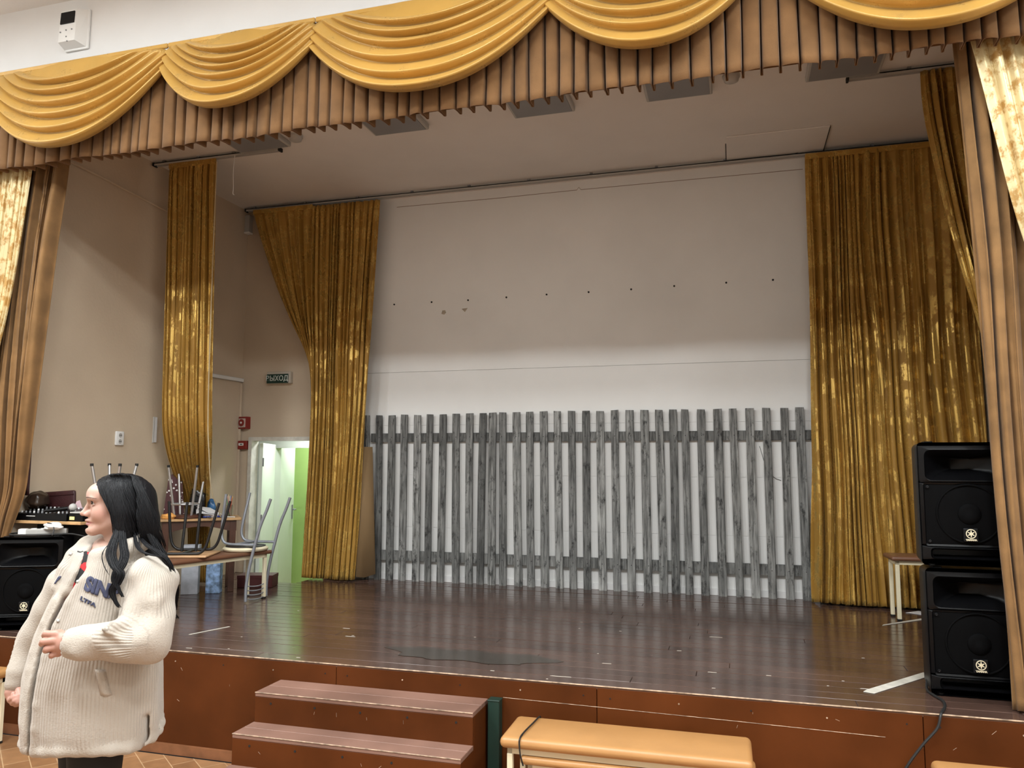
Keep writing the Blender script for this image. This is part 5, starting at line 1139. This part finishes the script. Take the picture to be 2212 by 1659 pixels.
# edge bands along the gap, collar and hem
for sgn in (-1, 1):
    zz_ = [.74, .82, .90, 1.0, 1.06, 1.16, 1.24] + ([1.32] if sgn > 0 else [])
    pts = []
    for z in zz_:
        gx = float(np.interp(z, [.66, .90, 1.06, 1.16, 1.26, 1.34, 1.46], [(-0.1403, -0.1, 0.7693)[0], (-0.1416, -0.11, 0.9352)[0], (-0.1359, -0.12, 1.1267)[0], (-0.1111, -0.12, 1.218)[0], (-0.0718, -0.11, 1.2916)[0], (-0.0315, -0.1, 1.3577)[0], (-0.0097, -0.06, 1.447)[0]]))
        gw_ = float(np.interp(z, [.66, .9, 1.05, 1.2, 1.30, 1.38, 1.46], [.005, .010, .013, .014, .014, .018, .035]))
        xx = gx+sgn*(gw_+.027); c0 = float(np.interp(z, zk, ck)); w0 = float(np.interp(z, zk, wk)); d0 = float(np.interp(z, zk, dk)); best = None
        for yy in np.linspace(-.34, .2, 271):
            x_ = xx-c0; y_ = yy-.01; sdd = x_*Sn[0]+y_*Sn[1]; ndd = x_*Nn[0]+y_*Nn[1]
            if (sdd/w0)**2+(ndd/d0)**2 < 1: best = yy; break
        pts.append((xx, (best if best is not None else -.1)+.012, z))
    f.d = smin(f.d, f.chain(pts, [.020]*len(pts)), .010)
far_col = f.chain([(-0.1483, -0.075, 1.2808), (-0.1333, -0.05, 1.3387), (-0.1181, -0.02, 1.3868), (-0.1025, 0.025, 1.424), (-0.0826, 0.07, 1.4427), (-0.0277, 0.105, 1.4522)], (.024, .032, .036, .034, .034, .034)); f.d = smin(f.d, far_col, .014); f.d = smin(f.d, f.chain([(-0.0811, -0.125, 1.2756), (-0.0748, -0.1, 1.3322), (-0.0755, -0.06, 1.3745), (-0.0773, -0.01, 1.4137), (-0.077, 0.04, 1.4368)], (.020, .024, .026, .026, .026)), .014)
near_col = f.chain([(-0.0069, -0.115, 1.3715), (0.0032, -0.105, 1.4007), (0.0596, -0.115, 1.4088), (0.1156, -0.105, 1.4248), (0.1433, -0.05, 1.4465), (0.1153, 0.03, 1.4561), (0.0386, 0.09, 1.4575), (-0.0277, 0.105, 1.4522)], (.018, .024, .030, .034, .036, .036, .034, .034)); f.d = smin(f.d, near_col, .014)
hb = []; nb = 26
for i in range(nb+1):
    a = 2*PI*i/nb; sx, nx = .280*math.cos(a), .222*math.sin(a); hb.append((ck[1]+sx*Sn[0]+nx*Nn[0], .01+sx*Sn[1]+nx*Nn[1], .742+.012*math.sin(3*a)))
hemd = f.chain(hb, [.020]*len(hb)); hemd = np.maximum(hemd, -(np.maximum(np.abs(f.X-gx0)-gw-.001, f.Y+.01))); f.d = smin(f.d, hemd, .008)
# side slit near the back of the hem
slit = np.maximum(np.abs(f.X-(0.2193, -0.2, 0.8037)[0])-.005, np.maximum(f.Z-.83, f.Y-.0)); f.d = smax(f.d, -slit, .01)
V, F_ = f.mesh(); V = relax(V, F_, 2, .45)
f1 = np.array(EL_N); 
def seg_t(Vv, a, b_):
    a = np.array(a); ab = np.array(b_)-a; t = np.clip(((Vv-a)@ab)/(ab@ab), 0, 1); return np.linalg.norm(Vv-a-t[:, None]*ab, axis=1)
sxv = (V[:, 0]-np.interp(V[:, 2], zk, ck)); syv = V[:, 1]-.01; angv = np.arctan2(sxv*Nn[0]+syv*Nn[1], sxv*Sn[0]+syv*Sn[1])
rib = angv*.245
dU = seg_t(V, (0.2269, -0.145, 1.3029), (0.2683, -0.235, 1.1255)); dF = seg_t(V, (0.2683, -0.235, 1.1255), (0.0701, -0.335, 1.1365)); dF2 = seg_t(V, (-0.392, 0.185, 0.9972), (-0.401, 0.118, 0.8816))
rib = np.where((dF < .092) & (dF < dU), np.arctan2(V[:, 2]-(0.1678, -0.28, 1.1259)[2], V[:, 1]+.28)*.066, np.where(dU < .108, np.arctan2(V[:, 1]-SH_N[1], V[:, 0]-SH_N[0])*.09, rib))
plush = np.zeros(len(V)); zv = V[:, 2]; gxv = np.interp(zv, [.66, .90, 1.06, 1.16, 1.26, 1.34, 1.46], [(-0.1403, -0.1, 0.7693)[0], (-0.1416, -0.11, 0.9352)[0], (-0.1359, -0.12, 1.1267)[0], (-0.1111, -0.12, 1.218)[0], (-0.0718, -0.11, 1.2916)[0], (-0.0315, -0.1, 1.3577)[0], (-0.0097, -0.06, 1.447)[0]])
plush[(V[:, 0] < gxv) & (V[:, 1] < .12) & (zv < 1.3)] = 1; plush[zv < .768] = 1; plush[seg_t(V, (0.1039, -0.325, 1.1359), (0.0701, -0.335, 1.1365)) < .064] = 1; plush[dF2 < .05] = .6; plush[(zv > 1.36)] = .5; plush[(np.abs(dF-dU) < .014) & (dU < .12)] = .9
jk = np_mesh('jacket', V, F_, jm, WO, {'rib': rib, 'plush': plush})
from mathutils.bvhtree import BVHTree
bvh = BVHTree.FromPolygons([tuple(v) for v in V.tolist()], [tuple(q) for q in F_.tolist()])
# lettering, laid onto the fleece
def lay(o_name, txt, size, mat, origin, ux, uz, bold, off=.003, sx=1.0):
    cu = bpy.data.curves.new(o_name, 'FONT'); cu.body = txt; cu.size = size; cu.offset = bold; cu.align_x = 'LEFT'; cu.align_y = 'CENTER'
    o = bpy.data.objects.new(o_name, cu); COL.objects.link(o); dg = bpy.context.evaluated_depsgraph_get(); me = bpy.data.meshes.new_from_object(o.evaluated_get(dg)); bpy.data.objects.remove(o)
    bm = bmesh.new(); bm.from_mesh(me)
    bmesh.ops.triangulate(bm, faces=bm.faces[:]); 
    for _ in range(3): bmesh.ops.subdivide_edges(bm, edges=[e for e in bm.edges if e.calc_length() > size*.12], cuts=1)
    bmesh.ops.triangulate(bm, faces=bm.faces[:])
    for v in bm.verts:
        p = Vector(origin)+Vector(ux)*v.co.x*sx+Vector(uz)*v.co.y; hit = bvh.ray_cast(Vector((p.x, p.y-.4, p.z)), Vector((0, 1, 0)))
        v.co = (hit[0]+hit[1]*-0+Vector((0, -off, 0))) if hit[0] is not None else p
    bm.to_mesh(me); bm.free(); me.materials.clear(); me.materials.append(mat); o = bpy.data.objects.new(o_name, me); COL.objects.link(o); o.parent = WO
    md = o.modifiers.new('thick', 'SOLIDIFY'); md.thickness = .004; md.offset = 0; return o
navy = M('navy applique', (.045, .05, .095), .85, var=.15, vscale=60)
lay('chest_lettering', 'SINB', .066, navy, (0.0147, -0.2, 1.3108), (.94, 0, -.30), (.10, 0, .95), .0035, sx=.98)
lay('small_lettering', 'LTFA', .019, navy, (0.006, -0.2, 1.262), (.93, 0, -.36), (.10, 0, .95), .0004, sx=1.6)
lay('flap_mark', 'P', .035, navy, (-0.1455, -0.1, 1.3067), (.8, 0, .3), (.35, 0, .9), .002, sx=.8)
# pocket welt on the near side
pw = MB(); A_, B_ = (0.1107, -0.24, 1.0238), (0.135, -0.24, 0.9363); Vv = []
for i in range(9):
    t = i/8
    for j, dx in enumerate((-.014, 0, .014)):
        x_, z_ = A_[0]+(B_[0]-A_[0])*t+dx, A_[2]+(B_[2]-A_[2])*t-.2*dx; hit = bvh.ray_cast(Vector((x_, -.6, z_)), Vector((0, 1, 0)))
        yy = hit[0].y if hit[0] is not None else -.24; Vv.append((x_, yy-(.004 if j == 1 else -.003), z_))
pw.grid(Vv, 3, 9).build('pocket_welt', jm, WO, True, .008, fix=False)
for (px_, pz_) in (((-0.1178, -0.05, 1.4008)[0], (-0.1178, -0.05, 1.4008)[2]), ((-0.084, -0.2, 1.1119)[0]+.02, (-0.0886, -0.2, 1.1842)[2]), ((-0.0173, -0.2, 1.3172)[0], (-0.0173, -0.2, 1.3172)[2])):
    hit = bvh.ray_cast(Vector((px_, -.6, pz_)), Vector((0, 1, 0)))
    if hit[0] is not None: MB().lathe([(.006, 0), (.006, -.004), (0, -.005)], 12, tuple(hit[0]), 'y').build('snap_button', MT['greyplastic'], WO, True)
# --- hair
hm, hn, hbs, hl = nodes('black hair'); hno = hn.nodes.new('ShaderNodeTexNoise'); hmp = hn.nodes.new('ShaderNodeMapping'); htc = hn.nodes.new('ShaderNodeTexCoord'); hmp.inputs['Scale'].default_value = (140, 140, 9)
hl.new(htc.outputs['Object'], hmp.inputs[0]); hl.new(hmp.outputs[0], hno.inputs['Vector']); hno.inputs['Scale'].default_value = 1.0; hno.inputs['Detail'].default_value = 4
hbp = hn.nodes.new('ShaderNodeBump'); hbp.inputs['Strength'].default_value = .8; hbp.inputs['Distance'].default_value = .004; hl.new(hno.outputs[0], hbp.inputs['Height']); hl.new(hbp.outputs[0], hbs.inputs['Normal'])
hbs.inputs['Base Color'].default_value = (.0035, .0035, .005, 1); hbs.inputs['Roughness'].default_value = .5; hbs.inputs['Specular IOR Level'].default_value = .22
f = Field(np.array((-0.1011, -0.0, 1.7253))+np.array((-.02, -.24, -.36)), np.array((0.2602, 0.0, 1.7263))+np.array((.03, .18, .03)), .0048)
f.add(f.ell((0.0434, -0.0, 1.5934), (.110, .090, .110))); f.add(f.ell((0.0054, -0.0, 1.6289), (.075, .078, .073)), .015)
f.add(f.chain([(0.0758, -0.0, 1.5917), (0.098, 0.0, 1.5119), (0.115, 0.01, 1.4368), (0.16, 0.02, 1.3775), (0.211, 0.0, 1.3276), (0.2474, -0.02, 1.2733), (0.2691, -0.03, 1.2062)], (.088, .082, .066, .048, .034, .022, .006)), .03)
f.add(f.chain([(0.0642, -0.06, 1.6349), (0.0918, -0.078, 1.5525), (0.0955, -0.085, 1.4841), (0.0855, -0.095, 1.4406)], (.028, .034, .030, .014)), .05)
f.add(f.chain([(0.0157, -0.058, 1.6627), (0.0431, -0.072, 1.6179), (0.0671, -0.082, 1.5613), (0.0813, -0.088, 1.4844), (0.0746, -0.1, 1.4343)], (.018, .019, .018, .015, .010)), .012)
f.add(f.chain([(-0.0368, 0.06, 1.6338), (-0.0173, 0.075, 1.5421), (0.0095, 0.07, 1.434), (0.0474, 0.05, 1.3558)], (.03, .034, .03, .02)), .02)
hz = [(0.058, -0.08, 1.4236), (0.0574, -0.08, 1.4664), (0.0553, -0.08, 1.5042), (0.0479, -0.08, 1.5421), (0.0359, -0.08, 1.5697), (0.0209, -0.08, 1.587), (0.0005, -0.07, 1.6072), (-0.015, -0.06, 1.6312), (-0.0306, -0.05, 1.6553), (-0.0534, -0.03, 1.6795), (-0.0711, -0.02, 1.7077)]
xh = np.interp(f.Z, [q[2] for q in hz], [q[0] for q in hz]); f.d = smax(f.d, xh-f.X, .010).astype(np.float32)
f.d += .0007*np.sin((f.X*1.0+.25*f.Z)*190)+.0006*np.sin(f.X*330+f.Y*160)
V, F_ = f.mesh(); V = relax(V, F_, 1, .4); hair = np_mesh('hair', V, F_, hm, WO)
hairbvh = BVHTree.FromPolygons([tuple(v) for v in V.tolist()], [tuple(q) for q in F_.tolist()])
def lock(pts, r0, n, spread, seed, name='hair_lock', flat=.5, snap=False):
    r = random.Random(seed); mb = MB(); base = spline(pts, 7); m = len(base)
    if snap:      # lie on the hair surface
        nb_ = []
        for p in base:
            hit = hairbvh.ray_cast(Vector((p[0], -.5, p[2])), Vector((0, 1, 0)))
            nb_.append((p[0], hit[0].y-.0005, p[2]) if hit[0] is not None and abs(hit[0].y-p[1]) < .035 else p)
        for _ in range(4): nb_ = [nb_[0]] + [tuple((np.array(nb_[k-1])+2*np.array(nb_[k])+np.array(nb_[k+1]))/4) for k in range(1, m-1)] + [nb_[-1]]
        base = nb_; flat = .15
    for i in range(n):
        a = r.uniform(0, 2*PI); q = spread*math.sqrt(r.random()); ox, oy, oz = q*math.cos(a), q*math.sin(a)*flat, r.uniform(-.3, .3)*spread; ph = r.uniform(0, 6); path = []; rr = []
        e = r.uniform(.86, 1.0)
        for j in range(int(m*e)):
            t = j/(m-1); w = (.35+.65*math.sin(PI*min(1, t*1.15))**.7) if t < .9 else .35
            path.append((base[j][0]+ox*w+.0015*math.sin(9*t+ph), base[j][1]+oy*w, base[j][2]+oz*w*.5)); rr.append(r0*(1-.6*t)*(.5+.5*min(1, t*8)))
        mb.tube(path, rr, 5)
    return mb.build(name, hm, hair, True)
lock([(0.0794, -0.1, 1.5367), (0.0828, -0.115, 1.4868), (0.0889, -0.155, 1.4402), (0.1062, -0.195, 1.4117), (0.1351, -0.225, 1.3796), (0.1628, -0.238, 1.3556), (0.1582, -0.245, 1.3245), (0.1446, -0.25, 1.2933), (0.1616, -0.254, 1.259), (0.1784, -0.256, 1.2372)], .0015, 130, .019, 1)
lock([(0.0898, -0.1, 1.5368), (0.1001, -0.115, 1.4868), (0.1279, -0.155, 1.4403), (0.1546, -0.195, 1.4118), (0.1598, -0.222, 1.3825), (0.1513, -0.238, 1.3556), (0.1503, -0.246, 1.3294), (0.1698, -0.252, 1.2985), (0.1895, -0.256, 1.2722)], .0015, 110, .017, 2)
lock([(0.068, -0.11, 1.4591), (0.0669, -0.17, 1.4285), (0.0761, -0.2, 1.3991), (0.1011, -0.222, 1.3694), (0.1341, -0.238, 1.3394)], .0013, 3, .002, 3)
lock([(0.1338, -0.085, 1.4843), (0.1561, -0.12, 1.4502), (0.1996, -0.165, 1.425), (0.2491, -0.19, 1.4131), (0.2863, -0.19, 1.405), (0.3088, -0.185, 1.3781), (0.3214, -0.18, 1.3479)], .0013, 36, .009, 4)
lock([(0.1497, -0.08, 1.4667), (0.2013, -0.12, 1.4402), (0.2493, -0.14, 1.419), (0.2858, -0.15, 1.3902), (0.3078, -0.14, 1.3356), (0.3046, -0.1, 1.2491), (0.3021, -0.08, 1.1917)], .0014, 70, .014, 5)
lock([(0.1636, -0.08, 1.5356), (0.1996, -0.09, 1.4678), (0.2419, -0.1, 1.4076), (0.2835, -0.11, 1.3515), (0.2932, -0.08, 1.271), (0.283, -0.06, 1.1913), (0.2976, -0.05, 1.1588)], .0014, 90, .018, 6)
lock([(0.1466, -0.09, 1.4847), (0.1801, -0.14, 1.4389), (0.1968, -0.165, 1.415)], .0018, 4, .004, 7)
for i, q in enumerate([   # strands lying on the crown and side
    ((0.0151, -0.064, 1.6981), (0.0477, -0.086, 1.6463), (0.0798, -0.101, 1.5797), (0.0973, -0.1, 1.5162), (0.1095, -0.088, 1.4656), (0.1226, -0.06, 1.4209)),
    ((0.0358, -0.068, 1.7007), (0.0669, -0.086, 1.6463), (0.1008, -0.101, 1.5798), (0.1205, -0.1, 1.5163), (0.1338, -0.088, 1.4648), (0.1453, -0.06, 1.4196)),
    ((0.0719, -0.068, 1.7008), (0.0953, -0.086, 1.6464), (0.1324, -0.101, 1.5798), (0.1564, -0.1, 1.5164), (0.1716, -0.088, 1.4632), (0.18, -0.06, 1.4169)),
    ((-0.0226, -0.051, 1.6839), (0.0204, -0.086, 1.6462), (0.0496, -0.101, 1.5796), (0.0632, -0.1, 1.5162), (0.0736, -0.088, 1.467), (0.0896, -0.06, 1.423)),
    ((0.0186, -0.065, 1.6987), (0.0463, -0.086, 1.6462), (0.0787, -0.101, 1.5797), (0.0966, -0.1, 1.5162), (0.109, -0.088, 1.4656), (0.122, -0.06, 1.4205)),
    ((0.1159, -0.05, 1.6911), (0.1527, -0.086, 1.6466), (0.1946, -0.101, 1.58), (0.2249, -0.1, 1.5166), (0.243, -0.088, 1.4609), (0.2469, -0.06, 1.4133)),
    ((0.0979, -0.06, 1.6962), (0.1305, -0.086, 1.6465), (0.1703, -0.101, 1.58), (0.198, -0.1, 1.5165), (0.2148, -0.088, 1.462), (0.2205, -0.06, 1.4149)),
    ((0.0737, -0.068, 1.7006), (0.0983, -0.086, 1.6464), (0.1355, -0.101, 1.5799), (0.1599, -0.1, 1.5164), (0.1753, -0.088, 1.4631), (0.1835, -0.06, 1.4169)),
    ((0.0732, -0.068, 1.7008), (0.1077, -0.086, 1.6464), (0.1449, -0.101, 1.5799), (0.1692, -0.1, 1.5165), (0.1845, -0.088, 1.4633), (0.1927, -0.06, 1.4169)),
    ((0.0584, -0.07, 1.7017), (0.0904, -0.086, 1.6464), (0.1262, -0.101, 1.5798), (0.1484, -0.1, 1.5164), (0.1629, -0.088, 1.4639), (0.1725, -0.06, 1.4181)),
    ((0.0778, -0.067, 1.7003), (0.1016, -0.086, 1.6464), (0.1394, -0.101, 1.5799), (0.1642, -0.1, 1.5164), (0.1798, -0.088, 1.4629), (0.1875, -0.06, 1.4166)),
    ((0.0888, -0.064, 1.6983), (0.1212, -0.086, 1.6465), (0.16, -0.101, 1.5799), (0.1862, -0.1, 1.5165), (0.2026, -0.088, 1.4625), (0.2093, -0.06, 1.4158)),
    ((0.0251, -0.066, 1.6996), (0.0493, -0.086, 1.6463), (0.0824, -0.101, 1.5797), (0.1009, -0.1, 1.5163), (0.1137, -0.088, 1.4653), (0.126, -0.06, 1.4202)),
    ((0.101, -0.058, 1.6955), (0.1345, -0.086, 1.6465), (0.1746, -0.101, 1.58), (0.2029, -0.1, 1.5166), (0.22, -0.088, 1.4617), (0.2253, -0.06, 1.4146)),
    ((0.0836, -0.065, 1.6992), (0.1196, -0.086, 1.6465), (0.1579, -0.101, 1.5799), (0.1836, -0.1, 1.5165), (0.1996, -0.088, 1.4626), (0.2068, -0.06, 1.4161)),
    ((0.0833, -0.066, 1.6994), (0.1196, -0.086, 1.6465), (0.1578, -0.101, 1.5799), (0.1835, -0.1, 1.5165), (0.1993, -0.088, 1.4626), (0.2066, -0.06, 1.4161)),
    ((0.0398, -0.069, 1.7011), (0.0732, -0.086, 1.6463), (0.1074, -0.101, 1.5798), (0.1275, -0.1, 1.5163), (0.141, -0.088, 1.4647), (0.1522, -0.06, 1.4192)),
    ((0.0473, -0.07, 1.7015), (0.0822, -0.086, 1.6463), (0.1168, -0.101, 1.5798), (0.1379, -0.1, 1.5164), (0.1516, -0.088, 1.4644), (0.1623, -0.06, 1.4187)),
    ((0.1025, -0.057, 1.6949), (0.1312, -0.086, 1.6465), (0.1715, -0.101, 1.58), (0.1999, -0.1, 1.5165), (0.2171, -0.088, 1.4616), (0.2223, -0.06, 1.4144)),
    ((-0.0018, -0.058, 1.6881), (0.0288, -0.086, 1.6462), (0.0596, -0.101, 1.5796), (0.0755, -0.1, 1.5162), (0.0868, -0.088, 1.4664), (0.1012, -0.06, 1.4218)),
    ((0.1124, -0.052, 1.692), (0.148, -0.086, 1.6465), (0.1895, -0.101, 1.58), (0.2193, -0.1, 1.5166), (0.2373, -0.088, 1.461), (0.2412, -0.06, 1.4136)),
    ((0.0719, -0.068, 1.7008), (0.0986, -0.086, 1.6464), (0.1359, -0.101, 1.5799), (0.1599, -0.1, 1.5164), (0.1751, -0.088, 1.4632), (0.1835, -0.06, 1.4169)),
    ((0.0561, -0.07, 1.7017), (0.0832, -0.086, 1.6464), (0.1187, -0.101, 1.5798), (0.1408, -0.1, 1.5164), (0.1551, -0.088, 1.464), (0.165, -0.06, 1.4182)),
    ((0.0331, -0.068, 1.7005), (0.0641, -0.086, 1.6463), (0.0977, -0.101, 1.5797), (0.1171, -0.1, 1.5163), (0.1302, -0.088, 1.465), (0.142, -0.06, 1.4197)),
    ((0.0664, -0.069, 1.7013), (0.1012, -0.086, 1.6464), (0.1376, -0.101, 1.5799), (0.1611, -0.1, 1.5164), (0.176, -0.088, 1.4636), (0.185, -0.06, 1.4174)),
    ((0.0794, -0.067, 1.6999), (0.1152, -0.086, 1.6464), (0.1529, -0.101, 1.5799), (0.1781, -0.1, 1.5165), (0.1937, -0.088, 1.4629), (0.2013, -0.06, 1.4164)),
    ((0.1002, -0.059, 1.6956), (0.1404, -0.086, 1.6465), (0.1805, -0.101, 1.58), (0.2086, -0.1, 1.5166), (0.2256, -0.088, 1.4618), (0.231, -0.06, 1.4148)),
    ((0.0778, -0.067, 1.7003), (0.103, -0.086, 1.6464), (0.1407, -0.101, 1.5799), (0.1656, -0.1, 1.5164), (0.1812, -0.088, 1.4629), (0.1889, -0.06, 1.4166)),
    ((0.1005, -0.058, 1.6955), (0.1408, -0.086, 1.6465), (0.1809, -0.101, 1.58), (0.2089, -0.1, 1.5166), (0.2259, -0.088, 1.4618), (0.2314, -0.06, 1.4146)),
    ((0.1057, -0.056, 1.6942), (0.1413, -0.086, 1.6465), (0.1821, -0.101, 1.58), (0.2109, -0.1, 1.5166), (0.2282, -0.088, 1.4615), (0.2332, -0.06, 1.4143)),
    ((0.0833, -0.066, 1.6994), (0.1096, -0.086, 1.6464), (0.1479, -0.101, 1.5799), (0.1734, -0.1, 1.5165), (0.1894, -0.088, 1.4626), (0.1966, -0.06, 1.4161)),
    ((0.0971, -0.06, 1.6964), (0.1312, -0.086, 1.6465), (0.171, -0.101, 1.58), (0.1985, -0.1, 1.5165), (0.2153, -0.088, 1.462), (0.2212, -0.06, 1.4149)),
    ((0.0228, -0.066, 1.6992), (0.0475, -0.086, 1.6462), (0.0803, -0.101, 1.5797), (0.0985, -0.1, 1.5163), (0.1112, -0.088, 1.4654), (0.1237, -0.06, 1.4204)),
    ((0.0999, -0.059, 1.6958), (0.1401, -0.086, 1.6465), (0.1802, -0.101, 1.58), (0.2081, -0.1, 1.5166), (0.2251, -0.088, 1.4618), (0.2307, -0.06, 1.4148)),
]): lock(q, .0012, 12, .011, 40+i, snap=True)
for i, q in enumerate([   # fringe strands along the hairline
    ((-0.0418, -0.035, 1.6796), (-0.0124, -0.066, 1.6384), (0.0242, -0.084, 1.5941), (0.0528, -0.094, 1.55), (0.0716, -0.1, 1.4854)),
    ((-0.0384, -0.037, 1.6805), (-0.0104, -0.067, 1.6385), (0.0258, -0.085, 1.5942), (0.0537, -0.094, 1.55), (0.0723, -0.1, 1.4854)),
    ((-0.0353, -0.039, 1.6817), (-0.0096, -0.068, 1.6385), (0.0259, -0.085, 1.5942), (0.0542, -0.095, 1.55), (0.0721, -0.1, 1.4854)),
    ((-0.0325, -0.04, 1.6826), (-0.0018, -0.069, 1.6386), (0.0333, -0.086, 1.5943), (0.0608, -0.095, 1.5501), (0.0785, -0.1, 1.4854)),
    ((-0.0292, -0.042, 1.6837), (-0.0052, -0.07, 1.6386), (0.0289, -0.086, 1.5942), (0.0564, -0.095, 1.5501), (0.074, -0.1, 1.4854)),
    ((-0.0258, -0.044, 1.6846), (0.0008, -0.071, 1.6386), (0.0347, -0.087, 1.5943), (0.062, -0.096, 1.5501), (0.0789, -0.1, 1.4854)),
    ((-0.0227, -0.046, 1.6857), (0.0068, -0.073, 1.6387), (0.0392, -0.087, 1.5943), (0.0662, -0.096, 1.5501), (0.083, -0.1, 1.4854)),
    ((-0.0194, -0.048, 1.6867), (0.0036, -0.074, 1.6388), (0.0357, -0.088, 1.5944), (0.0627, -0.097, 1.5502), (0.0789, -0.1, 1.4854)),
    ((-0.0161, -0.05, 1.6878), (0.0096, -0.075, 1.6388), (0.0408, -0.088, 1.5944), (0.0675, -0.097, 1.5502), (0.0836, -0.1, 1.4854)),
    ((-0.0133, -0.051, 1.6887), (0.0126, -0.076, 1.6388), (0.0436, -0.089, 1.5944), (0.0695, -0.097, 1.5502), (0.0853, -0.1, 1.4855)),
    ((-0.0102, -0.053, 1.6898), (0.0112, -0.077, 1.6389), (0.0413, -0.089, 1.5944), (0.0677, -0.098, 1.5503), (0.0827, -0.1, 1.4854)),
    ((-0.0069, -0.055, 1.6907), (0.0161, -0.078, 1.6389), (0.0458, -0.09, 1.5945), (0.0715, -0.098, 1.5503), (0.0865, -0.1, 1.4855)),
]): lock(q, .0012, 10, .007, 90+i, snap=True)
for i, q in enumerate([   # strands over the side of the head
    ((-0.026, -0.042, 1.6869), (0.0225, -0.08, 1.6425), (0.0561, -0.098, 1.5846), (0.0774, -0.106, 1.5235), (0.085, -0.104, 1.462)),
    ((-0.023, -0.043, 1.6874), (0.0257, -0.08, 1.6425), (0.059, -0.098, 1.5846), (0.0804, -0.106, 1.5235), (0.0881, -0.104, 1.462)),
    ((-0.0202, -0.044, 1.688), (0.0262, -0.08, 1.6425), (0.0594, -0.098, 1.5846), (0.0807, -0.106, 1.5235), (0.0886, -0.104, 1.462)),
    ((-0.0177, -0.044, 1.6887), (0.029, -0.081, 1.6426), (0.0616, -0.098, 1.5846), (0.083, -0.106, 1.5235), (0.0908, -0.104, 1.462)),
    ((-0.0149, -0.045, 1.6893), (0.0306, -0.081, 1.6426), (0.0635, -0.099, 1.5847), (0.0844, -0.106, 1.5235), (0.0924, -0.104, 1.462)),
    ((-0.0119, -0.046, 1.6898), (0.0373, -0.081, 1.6426), (0.07, -0.099, 1.5847), (0.0908, -0.106, 1.5235), (0.099, -0.104, 1.462)),
    ((-0.0089, -0.047, 1.6904), (0.0346, -0.081, 1.6426), (0.0672, -0.099, 1.5847), (0.088, -0.106, 1.5235), (0.0964, -0.104, 1.462)),
    ((-0.0061, -0.048, 1.6909), (0.0365, -0.082, 1.6426), (0.0686, -0.099, 1.5847), (0.0894, -0.106, 1.5235), (0.0978, -0.104, 1.462)),
    ((-0.0037, -0.048, 1.6916), (0.0397, -0.082, 1.6426), (0.0715, -0.099, 1.5847), (0.0923, -0.106, 1.5235), (0.1009, -0.104, 1.462)),
    ((-0.0009, -0.049, 1.6922), (0.0422, -0.082, 1.6426), (0.0738, -0.099, 1.5847), (0.0946, -0.106, 1.5235), (0.1033, -0.104, 1.462)),
    ((0.0021, -0.05, 1.6927), (0.045, -0.082, 1.6426), (0.0769, -0.1, 1.5848), (0.0972, -0.106, 1.5236), (0.1061, -0.104, 1.462)),
    ((0.0051, -0.051, 1.6933), (0.0474, -0.083, 1.6427), (0.0788, -0.1, 1.5848), (0.0991, -0.106, 1.5236), (0.108, -0.104, 1.462)),
    ((0.0079, -0.052, 1.6939), (0.0488, -0.083, 1.6427), (0.0799, -0.1, 1.5848), (0.1001, -0.106, 1.5236), (0.1093, -0.104, 1.462)),
    ((0.0103, -0.052, 1.6946), (0.0526, -0.083, 1.6427), (0.0835, -0.1, 1.5848), (0.1037, -0.106, 1.5236), (0.1131, -0.104, 1.462)),
    ((0.0131, -0.053, 1.6951), (0.0549, -0.083, 1.6427), (0.0858, -0.1, 1.5848), (0.106, -0.106, 1.5236), (0.1154, -0.104, 1.4621)),
    ((0.0161, -0.054, 1.6957), (0.0596, -0.084, 1.6427), (0.0898, -0.1, 1.5848), (0.11, -0.106, 1.5236), (0.1195, -0.104, 1.4621)),
    ((0.019, -0.055, 1.6962), (0.0595, -0.084, 1.6427), (0.0899, -0.101, 1.5849), (0.1096, -0.106, 1.5236), (0.1194, -0.104, 1.4621)),
    ((0.0218, -0.056, 1.6968), (0.0609, -0.084, 1.6427), (0.0911, -0.101, 1.5849), (0.1108, -0.106, 1.5236), (0.1207, -0.104, 1.4621)),
    ((0.0243, -0.056, 1.6975), (0.0642, -0.084, 1.6428), (0.0944, -0.101, 1.5849), (0.1141, -0.106, 1.5236), (0.124, -0.104, 1.4621)),
    ((0.027, -0.057, 1.698), (0.0694, -0.085, 1.6428), (0.099, -0.101, 1.5849), (0.1186, -0.106, 1.5236), (0.1287, -0.104, 1.4621)),
    ((0.03, -0.058, 1.6986), (0.0708, -0.085, 1.6428), (0.1002, -0.101, 1.5849), (0.1198, -0.106, 1.5236), (0.1301, -0.104, 1.4621)),
    ((0.033, -0.059, 1.6991), (0.0755, -0.085, 1.6428), (0.1047, -0.101, 1.5849), (0.1243, -0.106, 1.5236), (0.1347, -0.104, 1.4621)),
    ((0.0358, -0.06, 1.6997), (0.0784, -0.085, 1.6428), (0.108, -0.102, 1.585), (0.1271, -0.106, 1.5236), (0.1375, -0.104, 1.4621)),
    ((0.0382, -0.06, 1.7004), (0.0785, -0.086, 1.6429), (0.1074, -0.102, 1.585), (0.1266, -0.106, 1.5236), (0.1372, -0.104, 1.4621)),
    ((0.041, -0.061, 1.701), (0.0787, -0.086, 1.6429), (0.1074, -0.102, 1.585), (0.1266, -0.106, 1.5236), (0.1373, -0.104, 1.4621)),
    ((0.0439, -0.062, 1.7015), (0.0855, -0.086, 1.6429), (0.114, -0.102, 1.585), (0.1331, -0.106, 1.5237), (0.1441, -0.104, 1.4621)),
]): lock(q, .0012, 14, .009, 130+i, snap=True)
